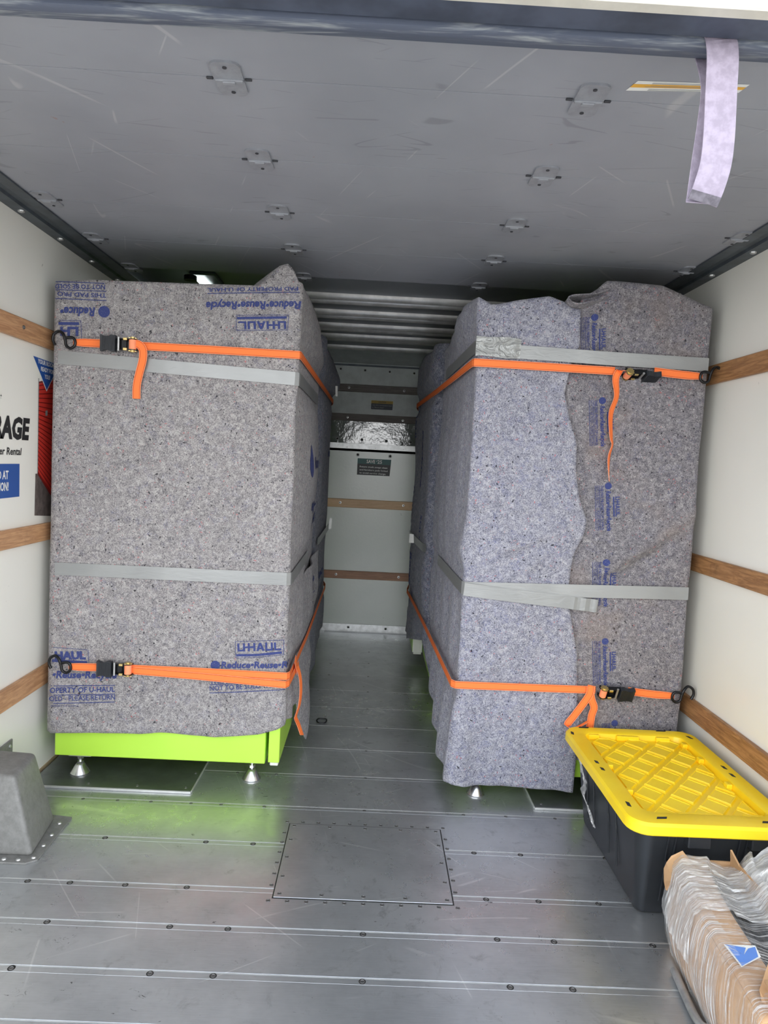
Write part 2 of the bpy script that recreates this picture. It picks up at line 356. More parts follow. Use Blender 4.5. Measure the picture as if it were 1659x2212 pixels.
def logo_glyphs():
    Q = []
    def r(a, b, c, d): Q.append([(a, b), (c, b), (c, d), (a, d)])
    r(0, .0, .22, 1); r(.22, 0, .62, .22); r(.6, 0, .82, 1)
    r(.82, .4, 1.12, .6); r(1.12, 0, 1.34, 1); r(1.34, .4, 1.72, .6); r(1.72, 0, 1.94, 1)
    Q.append([(2.02, 0), (2.27, 0), (2.58, 1), (2.36, 1)]); Q.append([(2.67, 0), (2.92, 0), (2.58, 1), (2.36, 1)]); r(2.25, .22, 2.7, .4)
    r(3.0, 0, 3.22, 1); r(3.22, 0, 3.62, .22); r(3.6, 0, 3.82, 1); r(3.94, 0, 4.16, 1); r(4.16, 0, 4.72, .22)
    V = []; F = []
    for q in Q: n = len(V); V += q; F.append((n, n+1, n+2, n+3))
    return V, F, 4.72
def leaf_glyph():
    V = [(.5*math.cos(a), .5*math.sin(a)) for a in [2*math.pi*k/16 for k in range(16)]]; V += [(.62, .62)]
    return V, [tuple(range(3, 16))+(0,), (0, 1, 16, 3)[:4], ][0:1]+[(0, 1, 16, 3)], 1
class Ink:
    def mark(s, n): 
        if not hasattr(s, 'E'): s.E = []
        s.E.append((n, len(s.V)))
    """collects flat print, laid on a surface through a mapping (u,v)->point"""
    def __init__(s, fn): s.fn = fn; s.V = []; s.F = []
    def put(s, VF, o, d, h, shear=0, length=None):
        V, F, w = VF; o = Vector(o); d = Vector(d)-o; L = d.length; d.normalize(); up = Vector((-d.y, d.x))*(1 if h > 0 else -1); h = abs(h)
        k = L/w if length is None else length/w; n = len(s.V)
        s.V += [o+d*(x*k+shear*y*h)+up*y*h for x, y in V]; s.F += [tuple(i+n for i in f) for f in F]; return s
    def text(s, tx, o, d, h, shear=0, off=.02): return s.put(glyphs(tx, off), o, d, h, shear)
    def poly(s, P): n = len(s.V); s.V += [Vector(p) for p in P]; s.F.append(tuple(range(n, n+len(P)))); return s
    def line(s, a, b, w):
        a = Vector(a); b = Vector(b); k = max(1, int((b-a).length/.03)); q = Vector((-(b-a).y, (b-a).x)).normalized()*w/2
        for i in range(k): p = a.lerp(b, i/k); r_ = a.lerp(b, (i+1)/k); s.poly([p-q, r_-q, r_+q, p+q])
        return s
    def disc(s, c, r, n=14): return s.poly([(c[0]+r*math.cos(2*math.pi*k/n), c[1]+r*math.sin(2*math.pi*k/n)) for k in range(n)])
    def obj(s, name, m, parent, cut=.02, gap=.013):
        # marks farther apart than the gap are parts of their own
        idx = list(range(len(s.F))); bb = []
        isl = {}
        par = list(range(len(s.V)))
        def find(i):
            while par[i] != i: par[i] = par[par[i]]; i = par[i]
            return i
        for f in s.F:
            for v in f[1:]: par[find(v)] = find(f[0])
        for i in range(len(s.V)): isl.setdefault(find(i), []).append(i)
        G = [[ks, min(s.V[i].x for i in ks), max(s.V[i].x for i in ks), min(s.V[i].y for i in ks), max(s.V[i].y for i in ks)] for ks in isl.values()]
        go = True
        while go:
            go = False; out = []
            for g in G:
                for h in out:
                    if g[1] <= h[2]+gap and h[1] <= g[2]+gap and g[3] <= h[4]+gap and h[3] <= g[4]+gap:
                        h[0] = h[0]+g[0]; h[1] = min(h[1], g[1]); h[2] = max(h[2], g[2]); h[3] = min(h[3], g[3]); h[4] = max(h[4], g[4]); go = True; break
                else: out.append(list(g))
            G = out
        if len(G) > 1:
            r = None
            for g in G:
                mp = {v: i for i, v in enumerate(g[0])}; q = Ink(s.fn); q.V = [s.V[v] for v in g[0]]; q.F = [tuple(mp[v] for v in f) for f in s.F if f[0] in mp]; r = q.obj(name, m, parent, cut, 9)
            return r
        bm = bmesh.new(); vs = [bm.verts.new((v.x, v.y, 0)) for v in s.V]
        for f in s.F:
            try: bm.faces.new([vs[i] for i in f])
            except ValueError: pass
        if cut:
            for _ in range(3):
                e = [x for x in bm.edges if x.calc_length() > cut]
                if not e: break
                bmesh.ops.subdivide_edges(bm, edges=e, cuts=1, use_grid_fill=False); bmesh.ops.triangulate(bm, faces=[f for f in bm.faces if len(f.verts) > 4])
        bm.verts.index_update(); V = [s.fn(v.co.x, v.co.y) for v in bm.verts]; F = [[v.index for v in f.verts] for f in bm.faces]; bm.free()
        return mk(name, V, F, m, parent)

# ================================================================== THE TRUCK BOX
XL, XR = -1.2, 1.23
Y0, Y1, YA = 1.15, 4.96, 5.60
ZC = 2.08
floor = B().box(XL-.03, XR+.03, Y0, Y1+.05, -.06, -.012).obj('floor', 'plate'); tag(floor, kind='structure')
seams = [1.0, 1.195, 1.412, 1.569, 1.734, 1.901, 2.137, 2.377, 2.631, 2.885, 3.141, 3.39, 3.651, 3.919, 4.18, 4.44, 4.70, 4.955]
screws = []
scr = B().lathe([(.0062, 0), (.0060, .0007), (.0046, .0010), (.0040, .0002), (.001, .0002)], (0, 0, 0), 14).obj('floor_screw', 'screw', floor, origin=(0, 0, 0))
ring = B().lathe([(.0088, 0), (.0084, .0003), (.0064, .0003)], (0, 0, 0), 14)
for i in range(1, len(seams)-1):
    a, b = seams[i], seams[i+1]; a = max(a, Y0); g = .0011; lp = .021
    prof = [(a+g, -.012), (a+g, -.0012), (a+g+.0012, 0), (b-lp-.0004, 0), (b-lp, -.0005), (b-lp+.0004, 0), (b-g-.0022, 0), (b-g, -.0012), (b-g, -.012)]
    pl = B().prism(prof, 'x', XL+.002, XR-.002).obj('floor_plank', 'floor', floor)
    ed = B().prism([(b-g-.0001, -.006), (b-g-.0001, .0002), (b+g*.6, .0002), (b+g*.6, -.006)], 'x', XL+.003, XR-.003).obj('plank_edge_glint', 'edge', floor)  # bright strip painting in the light that seam edges catch
xs_all = {1.569: [-1.05, -.79, -.467, -.319, .032, .383, .532, .80, 1.05], 1.412: [-.79, -.467, -.319, .032, .383, .532, .9], 1.734: [-1.05, -.784, -.469, -.319, .031, .381, .53, .79],
          1.901: [-1.05, -.916, -.798, -.643, -.47, .379, .529, .701], 2.137: [-.79, -.473, -.324, .378, .527, .80],
          2.377: [-.959, -.839, -.723, -.583, -.478, -.327, .025, .375, .525, .70], 2.631: [-.47, -.32, .025, .375], 2.885: [.025, .37], 3.141: [.025], 3.39: [.025], 3.651: [.025], 3.919: [.025, -.2], 4.18: [.025], 4.44: [.025]}
first = True
rg0 = ring.obj('screw_recess_ring', 'screw_dark', floor, origin=(0, 0, 0)); rg0.location = Vector((-.79, 1.56, .0001))-wpos(floor)
for y, xs in xs_all.items():
    for x in xs:
        if first: scr.location = Vector((x, y-.0105, .0003))-wpos(floor); first = False; continue
        clone(scr, floor, (x, y-.0105, .0003)); 
        if y < 2.2: clone(rg0, floor, (x, y-.0105, .0001))
# hatch with its rows of screws
hx0, hx1, hy0, hy1 = -.222, .281, 1.860, 2.256
hatch = B().box(hx0-.0035, hx1+.0035, hy0-.0035, hy1+.0035, .0002, .0006).obj('hatch_gap', 'screw_dark', floor)
hatch = B().box(hx0, hx1, hy0, hy1, .0003, .0022, .001).obj('floor_hatch', 'floor', floor)
tag(hatch, 'riveted square access hatch')
for k in range(11):
    clone(scr, floor, (hx0-.012+k*(hx1-hx0+.024)/10, hy1+.014, .0004)); clone(scr, floor, (hx0-.012+k*(hx1-hx0+.024)/10, hy0-.014, .0004))
for k in range(1, 7):
    for x in (hx0-.013, hx1+.013): clone(scr, floor, (x, hy0+k*(hy1-hy0)/7, .0004))
for k in range(5):
    for y in (hy0+.016, hy1-.014): clone(scr, floor, (hx0+.015+k*(hx1-hx0-.03)/4, y, .0023))
for k in range(1, 4):
    for x in (hx0+.013, hx1-.013): clone(scr, floor, (x, hy0+k*(hy1-hy0)/4, .0023))
# raised access plates under the cabinets
for (a, b, c, d) in ((-1.185, -.602, 2.436, 3.2), (.642, 1.2, 2.428, 3.2)):
    p = B().box(a, b, c, d, .0003, .009, .0015).obj('raised_floor_plate', 'plate', floor)
    B().box(a, b, c-.004, c-.0002, .0003, .0085, .001).obj('plate_edge', 'edge', floor)
    e = b if a < 0 else a
    B().box(e-.002, e+.002, c+.004, d, .0003, .0087, .001).obj('plate_edge', 'edge', floor)
    for k in range(4): clone(scr, floor, (a+.03+k*(b-a-.055)/3, c+.026, .0091))
    for k in range(1, 5): clone(scr, floor, (e+(-.02 if a < 0 else .02), c+.026+k*.12, .0091))
bd = B().box(-.30, .30, Y1-.05, Y1-.004, .0003, .0012).obj('worn_floor_strip', 'plate', floor)

# side walls with their wooden slats
def slat(name, parent, x0, x1, y0, y1, z0, z1, m, label=None):
    o = B().box(x0, x1, y0, y1, z0, z1, .003).obj(name, m, parent)
    return o
wl = B().box(XL-.035, XL, Y0, YA, -.06, 2.3).obj('wall_left', 'wall'); tag(wl, kind='structure')
wr = B().box(XR, XR+.035, Y0, YA, -.06, 2.3).obj('wall_right', 'wall'); tag(wr, kind='structure')
bolt = B().lathe([(.007, 0), (.0065, .003), (.003, .004), (.001, .002)], (0, 0, 0), 12, 'x').obj('slat_screw', 'screw', wl, origin=(0, 0, 0))
bolt.location = Vector((XL+.0185, 2.35, 1.61))-wpos(wl)
for (z0, z1) in ((1.572, 1.640), (.879, .942), (.338, .410)):
    slat('wood_slat', wl, XL, XL+.018, Y0+.1, Y1, z0, z1, 'wood'); slat('wood_slat', wr, XR-.018, XR, Y0+.1, Y1, z0, z1, 'wood2')
    for y in (1.75, 3.4, 4.4): clone(bolt, wl, (XL+.0185, y, (z0+z1)/2))
for y, z in ((1.93, .37),): 
    b2 = clone(bolt, wr, (XR-.0185, y, z)); b2.rotation_euler = (0, 0, math.pi)
B().box(XL, XL+.006, Y0, Y1, 0, .012).obj('baseboard_left', 'tan').__setitem__('kind', 'structure')
B().box(XR-.006, XR, Y0, Y1, 0, .012).obj('baseboard_right', 'tan').__setitem__('kind', 'structure')
# rear wall: lower panel, metal strip, attic above the cab
rw = B().box(XL, XR, Y1, Y1+.03, -.06, 1.316).obj('wall_rear', 'rear'); tag(rw, kind='structure')
B().box(XL, XR, Y1-.006, Y1-.0005, 0, .056, .001).obj('kick_plate', 'alu', rw)
B().box(XL, XR, Y1-.008, Y1-.0005, 1.316, 1.356, .001).obj('edge_strip', 'alu', rw)
aw = B().box(XL, XR, Y1+.0, YA+.1, 1.30, 1.355).obj('attic_floor', 'attic'); tag(aw, kind='structure')
aw = B().box(XL, XR, YA, YA+.03, 1.355, 2.12).obj('wall_attic', 'attic'); tag(aw, kind='structure')
pv = B().add([(XL, YA-.0285, 1.372), (XR, YA-.0285, 1.372), (XR, YA-.0245, 1.548), (XL, YA-.0245, 1.548), (XL, YA, 1.372), (XR, YA, 1.372), (XR, YA, 1.548), (XL, YA, 1.548)], [(0, 1, 2, 3), (0, 4, 5, 1), (3, 2, 6, 7), (0, 3, 7, 4), (1, 5, 6, 2)]).obj('glossy_lower_panel', 'attic_gloss', aw)
for z0, z1 in ((.898, .959), (.386, .443)):
    o = B().box(XL+.02, XR-.02, Y1-.018, Y1, z0, z1, .003).obj('wood_slat', 'wood_rear' if z0 > .8 else 'wood_rear2', rw)
for z0, z1 in ((1.781, 1.840), (1.549, 1.607)): B().box(XL+.02, XR-.02, YA-.018, YA, z0, z1, .003).obj('wood_slat', 'wood_dark', aw)
B().box(XL, XR, YA-.004, YA, 1.985, 2.0).obj('panel_joint', 'rail', aw)
riv = B().lathe([(.0125, 0), (.012, .004), (.008, .0055)], (0, 0, 0), 16, 'y', 0); riv.lathe([(.0078, .0050), (.0068, .0075), (.003, .008)], (0, 0, 0), 12, 'y', 1)
for v in riv.v: v.y *= -1
r0 = riv.obj('rivet', 'alu', aw, origin=(0, 0, 0), mats=['screw_dark']); r0.location = Vector((-.305, YA, 1.957))-wpos(aw)
for k in range(-3, 8):
    x = -.305+.1955*k
    if k: clone(r0, aw, (x, YA, 1.957-.0018*k))
    clone(r0, aw, (x, YA-.0282, 1.404))
for x in (-.120, .109): clone(r0, rw, (x, Y1, 1.277-.001))
for x in (-.40, -.13, .14, .40): clone(r0, rw, (x, Y1-.006, .032)).scale = (.8, .8, .8)
sr = B().lathe([(.009, 0), (.0085, .0015), (.0045, .0018)], (0, 0, 0), 14, 'y'); sr.lathe([(.0042, .0016), (.0038, .0024), (.001, .0025)], (0, 0, 0), 10, 'y', 1)
for v in sr.v: v.y *= -1
s0 = sr.obj('slat_screw', 'alu', rw, origin=(0, 0, 0), mats=['screw_dark']); s0.location = Vector((-.23, Y1-.018, .931))-wpos(rw)
for x, z in ((.221, .931), (-.236, .415), (.214, .415), (-.69, .93), (.68, .93)): clone(s0, rw, (x, Y1-.018, z))
for x, z in ((-.232, 1.812), (.208, 1.808), (-.232, 1.577), (.21, 1.573)): clone(s0, aw, (x, YA-.018, z))
for k in range(7): clone(s0, rw, (-.6+.2*k, Y1-.008, 1.327)).scale = (.5, .5, .5)

# ceiling sheet and its bows
ce = B().box(XL-.03, XR+.03, Y0, 5.30, ZC, ZC+.05).obj('ceiling', 'ceil'); tag(ce, kind='structure')
cs = B().add([(XL-.03, 5.30, ZC), (XR+.03, 5.30, ZC), (XR+.03, YA+.03, 2.0), (XL-.03, YA+.03, 2.0), (XL-.03, 5.30, ZC+.05), (XR+.03, 5.30, ZC+.05), (XR+.03, YA+.03, 2.12), (XL-.03, YA+.03, 2.12)],
             [(0, 1, 2, 3), (4, 7, 6, 5), (0, 4, 5, 1), (3, 2, 6, 7), (0, 3, 7, 4), (1, 5, 6, 2)]).obj('ceiling_slope', 'attic'); tag(cs, kind='structure')
def bow(y, single=False):
    for dy in ((-.046, .046) if not single else (0,)):
        n = 8; pr = [(y+dy+.026*math.cos(math.pi+math.pi*k/n), ZC+.030*math.sin(math.pi+math.pi*k/n)) for k in range(n+1)]
        B().prism(pr, 'x', XL, XR).obj('roof_bow', 'galv', ce, smooth=True)
for y in (3.70, 4.08, 4.46, 4.82): bow(y)
bow(5.22, True)
# ceiling lamp seen through the gap over the left load
lp = empty('ceiling_lamp', (-.86, 3.42, ZC-.03), 'small lit ceiling lamp glowing above the left wrapped load', 'lamp')
B().box(-.915, -.79, 3.34, 3.56, ZC-.018, ZC, .006).obj('lamp_body', 'rail', lp)
B().box(-.90, -.845, 3.36, 3.54, ZC-.03, ZC-.018, .005).obj('lamp_lens', 'lamp', lp)
B().lathe([(.03, 0), (.03, .02), (.02, .024)], (-.90, 3.32, ZC-.052), 16).obj('mounting_knob', 'blackmetal', lp)

# roll-up door, open under the roof
ZD = 1.98
dr = B().box(-1.12, 1.15, 1.235, 2.953, ZD+.006, ZD+.03).obj('door_1', 'door_line'); tag(dr, kind='structure')
dys = [1.286, 1.462, 1.838, 2.210, 2.583, 2.956]
for a, b in zip(dys, dys[1:]):
    B().box(-1.12, 1.15, a+.0009, b-.0009, ZD, ZD+.02, .0003).obj('door_panel', 'door', dr)
# bottom seal: three ribs
B().prism([(1.222, ZD-.022), (1.240, ZD-.026), (1.252, ZD-.020), (1.272, ZD-.018), (1.284, ZD-.008), (1.284, ZD+.01), (1.222, ZD+.01)], 'x', -1.15, 1.18).obj('bottom_seal', 'seal', dr, smooth=True)
B().box(-1.15, 1.18, 1.2845, 1.2875, ZD-.003, ZD+.01).obj('rust_line', plain('rust_brown', lin(120, 84, 66), .8), dr)
# hinges
def hinge():
    b = B()
    def leafplate(y0, y1, tip):
        w = .030; n = 5; pts = [(-w, y0), (-w, y1-tip*.02)]
        if tip > 0: pts = [(w, y0), (w, y1-.018)]+[(w-.018+.018*math.cos(R(90*k/n)), y1-.018+.018*math.sin(R(90*k/n))) for k in range(n+1)]+[(-w+.018+.018*math.cos(R(90+90*k/n)), y1-.018+.018*math.sin(R(90+90*k/n))) for k in range(n+1)]+[(-w, y1-.018), (-w, y0)]
        else: pts = [(-w, y1), (-w, y0+.018)]+[(-w+.018+.018*math.cos(R(180+90*k/n)), y0+.018+.018*math.sin(R(180+90*k/n))) for k in range(n+1)]+[(w-.018+.018*math.cos(R(270+90*k/n)), y0+.018+.018*math.sin(R(270+90*k/n))) for k in range(n+1)]+[(w, y0+.018), (w, y1)]
        b.prism(pts, 'z', -.0045, 0)
    leafplate(.003, .062, 1); leafplate(-.062, -.003, -1)
    return b
hb = hinge(); h0 = hb.obj('hinge', 'hinge', dr, origin=(0, 0, 0))
kn = B(); kn.box(-.029, .029, -.005, .005, -.0085, -.002, .002); kn.box(-.013, .013, -.004, .007, -.0115, -.004, .0015)
k0 = kn.obj('hinge_knuckle', 'hinge', dr, origin=(0, 0, 0))
pg = B(); pg.box(-.046, -.032, -.003, .003, -.004, 0, .001); pg.box(.032, .046, -.003, .003, -.004, 0, .001)
for (x, y) in ((0, .045), (0, -.045)): pg.lathe([(.0045, -.006), (.0045, -.0044)], (x, y, 0), 10)
g0 = pg.obj('hinge_pin', 'door_line', dr, origin=(0, 0, 0))
ho = B()
src = [h0, k0, g0]; first = True
for x in (-1.045, -.331, .398, 1.105):
    for y in dys[1:]:
        if y > 2.9 and False: continue
        for o in src:
            c = o if first else clone(o, dr, (x, y, ZD))
            if first: o.location = Vector((x, y, ZD))-wpos(dr)
        first = False
    
# warning label on the door, flat print
def zmap(z): return lambda x, y: Vector((x, y, z))
lab = empty('warning_label', (.57, 1.40, ZD), 'white and orange warning label stuck on the underside of the grey roll-up door', 'label')
Ink(zmap(ZD-.0006)).poly([(.459, 1.420), (.676, 1.404), (.682, 1.374), (.470, 1.384)]).obj('label_backing', 'p_white', lab, 0)
Ink(zmap(ZD-.0009)).poly([(.463, 1.4075), (.678, 1.393), (.680, 1.383), (.466, 1.395)]).obj('orange_band', 'p_orange', lab, 0)
ik = Ink(zmap(ZD-.0012))
for k, (a, b) in enumerate(((.0, .0), (.006, .0))):
    ik.line((.500, 1.4145-.0045*k), (.655, 1.4035-.0045*k), .0012); ik.line((.50, 1.3905-.0035*k), (.655, 1.3825-.0035*k), .001)
ik.line((.49, 1.402), (.63, 1.393), .0012); ik.line((.50, 1.398), (.62, 1.390), .0012)
ik.obj('small_print', 'p_grey', lab, 0)
# tracks
for s, xw, nm in ((1, XL, 'trim_1'), (-1, XR, 'trim_2')):
    pr = [(xw, 1.972), (xw+s*.046, 1.972), (xw+s*.052, 1.980), (xw+s*.074, 1.982), (xw+s*.080, 1.974), (xw+s*.118, 1.974), (xw+s*.118, 1.979), (xw+s*.084, 1.981), (xw+s*.084, 2.03), (xw, 2.03)]
    tr = B().prism(pr, 'y', 1.17, 4.4).obj(nm, 'rail'); tag(tr, kind='structure')
    bt = B().lathe([(.011, 0), (.010, -.004), (.005, -.006)], (0, 0, 0), 12).obj('track_bolt', 'alu', tr, origin=(0, 0, 0))
    for k in range(9):
        q = (xw+s*.026, 1.75+.28*k, 1.972)
        if k == 0: bt.location = Vector(q)-wpos(tr)
        else: clone(bt, tr, q)
# header over the opening
hd = B().box(XL-.05, XR+.05, 1.158, 1.219, 1.964, ZC, .004).obj('trim_3', 'header'); tag(hd, kind='structure')
hd = B().box(XL-.08, XR+.08, 1.13, 1.157, 1.958, 2.35, .003).obj('trim_4', 'cream'); tag(hd, kind='structure')
b_ = B().lathe([(.010, 0), (.009, -.004), (.004, -.006)], (.325, 1.13, 1.972), 12, 'y').obj('header_rivet', 'alu', hd)
gr = B().box(-40, 40, -60, 6.5, -.95, -.85).obj('ground', 'ground'); tag(gr, kind='structure')
bp = B().box(XL-.05, XR+.05, 1.0, Y0-.002, -.25, -.02, .005).obj('trim_5', 'alu'); tag(bp, kind='structure')

# ================================================================== SIGNS
def xmap(x): return lambda y, z: Vector((x, y, z))
sg = empty('storage_sign', (XL, 2.45, .97), 'printed storage sign with bold black letters and red roller door on the left wall', 'sign')
q = XL
Ink(xmap(q+.001)).poly([(2.484, 1.123), (2.501, 1.123), (2.70, .958), (2.70, .955), (2.482, .974)]).obj('pavement_picture', 'p_pave', sg, 0)
Ink(xmap(q+.0011)).poly([(2.497, 1.441), (2.70, 1.487), (2.70, .968), (2.501, 1.123)]).obj('red_door_picture', 'p_red', sg, 0)
ik = Ink(xmap(q+.0014))
for k in range(22):
    t_ = (k+.5)/22; za = 1.441+(1.123-1.441)*t_; zb = 1.487+(.968-1.487)*t_; ik.line((2.499, za), (2.70, zb), .0035)
ik.line((2.4975, 1.445), (2.70, 1.491), .006); ik.line((2.499, 1.125), (2.70, .965), .006)
ik.obj('door_slat_lines', 'p_red2', sg, 0)
Ink(xmap(q+.0013)).line((2.4965, 1.46), (2.4995, 1.12), .0045).obj('door_jamb_picture', 'p_grey', sg, 0)
Ink(xmap(q+.0018)).poly([(2.549, 1.35), (2.565, 1.352), (2.565, 1.333), (2.549, 1.332)]).obj('door_notice_picture', 'p_grey', sg, 0)
Ink(xmap(q+.0018)).poly([(2.446, 1.5345), (2.654, 1.5295), (2.555, 1.419)]).obj('triangle_border', 'p_white', sg, 0)
Ink(xmap(q+.0022)).poly([(2.452, 1.5315), (2.648, 1.5265), (2.555, 1.425)]).obj('blue_triangle', 'p_blue', sg, 0)
ik = Ink(xmap(q+.0027)); ik.text('YOUR ROOM IS', (2.485, 1.512), (2.629, 1.510), .015, 0, .03).text('READY FOR', (2.508, 1.488), (2.606, 1.487), .015, 0, .03).text('YOU!', (2.536, 1.464), (2.578, 1.464), .015, 0, .03); ik.obj('triangle_lettering', 'p_white', sg, 0)
for tx_, a_, b_, h_, o_ in (('STORAGE', (2.03, 1.2435), (2.430, 1.2435), .069, .05), ('er Rental', (2.243, 1.1885), (2.381, 1.188), .024, .02), ('*', (2.243, 1.355), (2.252, 1.355), .024, .02)):
    ik = Ink(xmap(q+.0012)); ik.text(tx_, a_, b_, h_, .12, o_).obj('black_lettering', 'p_black', sg, 0)
Ink(xmap(q+.0014)).poly([(2.10, 1.158), (2.371, 1.158), (2.373, 1.047), (2.10, 1.045)]).obj('blue_panel', 'p_blue', sg, 0)
ik = Ink(xmap(q+.0019)); ik.text('D AT', (2.236, 1.109), (2.300, 1.109), .027, 0, .03).text('ION!', (2.246, 1.071), (2.301, 1.071), .027, 0, .03); ik.obj('panel_lettering', 'p_white', sg, 0)
def ymap(y): return lambda x, z: Vector((x, y, z))
st = empty('save_sticker', (-.004, Y1, 1.14), 'teal and black SAVE $25 sticker on the rear wall below the metal strip', 'sticker')
Ink(ymap(Y1-.0010)).poly([(-.121, 1.252), (.119, 1.252), (.112, 1.135), (-.121, 1.135)]).obj('black_field', 'p_black', st, 0)
Ink(ymap(Y1-.0014)).poly([(-.121, 1.252), (.119, 1.252), (.117, 1.214), (-.121, 1.214)]).obj('teal_band', 'p_teal', st, 0)
ik = Ink(ymap(Y1-.0019)); ik.text('SAVE', (-.056, 1.221), (.005, 1.221), .024, 0, .02).text('$', (.013, 1.233), (.018, 1.233), .010).text('25', (.021, 1.221), (.054, 1.221), .024, 0, .02)
ik.text('Return truck swept clean', (-.104, 1.189), (.094, 1.187), .011).text('and furniture pads folded', (-.104, 1.167), (.096, 1.165), .011).text('to avoid service charge.', (-.104, 1.145), (.086, 1.143), .011)
ik.obj('sticker_lettering', 'p_white', st, 0)
st = empty('caution_sticker', (.04, YA, 1.655), 'small yellow and dark CAUTION sticker between the dark attic slats', 'sticker')
Ink(ymap(YA-.001)).poly([(-.049, 1.722), (.124, 1.722), (.122, 1.652), (-.049, 1.652)]).obj('dark_field', 'p_navy', st, 0)
Ink(ymap(YA-.0014)).poly([(-.049, 1.722), (.124, 1.722), (.124, 1.699), (-.049, 1.699)]).obj('yellow_band', 'p_yellow', st, 0)
Ink(ymap(YA-.0019)).text('CAUTION', (.008, 1.705), (.068, 1.705), .012).obj('caution_word', 'p_black', st, 0)
Ink(ymap(YA-.0019)).text('Use this convenient load', (-.04, 1.681), (.115, 1.681), .010).text('in "Mom\'s Attic"', (-.04, 1.663), (.055, 1.663), .010).obj('sticker_lettering', 'p_grey', st, 0)

# ================================================================== CABINETS
def foot(parent, x, y, ztop):
    f = B().lathe([(.034, 0), (.035, .004), (.031, .010), (.017, .034), (.013, .038), (.0095, .040)], (x, y, .0095 if y > 2.45 and abs(x) > .64 else .0005), 24).obj('leveling_foot', 'chrome', parent, smooth=True)
    b = B().lathe([(.006, .036), (.006, ztop)], (x, y, 0), 12)
    b.lathe([(.0125, .046), (.0125, .056)], (x, y, 0), 6); b.lathe([(.0125, .066), (.0125, .077)], (x, y, 0), 6)
    mk('foot_stem', b.v, b.f, 'chrome', f)
    b = B().box(x-.04, x+.045, y-.015, y+.015, ztop-.008, ztop-.0005, .002); mk('foot_bracket', b.v, b.f, 'white', f)
def cabinet(x0, x1, y0, y1, z0, z1, door, feet, label, cap=True):
    r = empty('cabinet', ((x0+x1)/2, (y0+y1)/2, 0), label, 'cabinet', 'lime green cabinets wrapped under the moving blankets')
    B().box(x0, x1, y0, y1, z0, z1, .003).obj('body', 'green', r)
    if door:
        a, b, ya, yb, za = door; d = B().box(a, b, ya, yb, za, z1-.01, .002).obj('door', 'green', r)
        B().box(a+.006, b-.004, ya+.004, ya+.05, za-.014, za-.0005, .003).obj('door_corner_cap', 'white', d)
    for fx, fy in feet: foot(r, fx, fy, z0)
    return r
cabinet(-1.128, -.352, 2.515, 3.40, .086, 1.78, (-.340, -.299, 2.512, 3.36, .094), [(-1.044, 2.545), (-.408, 2.575), (-1.04, 3.3), (-.42, 3.3)], 'lime green cabinet base on chrome feet under the front left blanket')
cabinet(.375, 1.15, 2.53, 3.40, .080, 1.76, None, [(.442, 2.532), (1.06, 2.56), (.46, 3.3), (1.06, 3.3)], 'green cabinet mostly hidden by the front right blankets, chrome foot showing')
cabinet(-1.12, -.372, 3.60, 4.50, .086, 1.78, (-.360, -.316, 3.62, 4.47, .10), [(-.42, 3.7), (-.42, 4.4), (-1.04, 4.4)], 'green cabinet behind on the left, lime corner showing under its blanket')
rc = cabinet(.352, 1.12, 3.62, 4.50, .080, 1.74, (.283, .342, 4.11, 4.47, .10), [(.42, 3.7), (.42, 4.4), (1.04, 4.4)], 'green cabinet behind on the right with a white bottom corner showing')
B().box(.284, .341, 4.106, 4.1095, .101, .185).obj('door_edge_cover', 'white', rc)

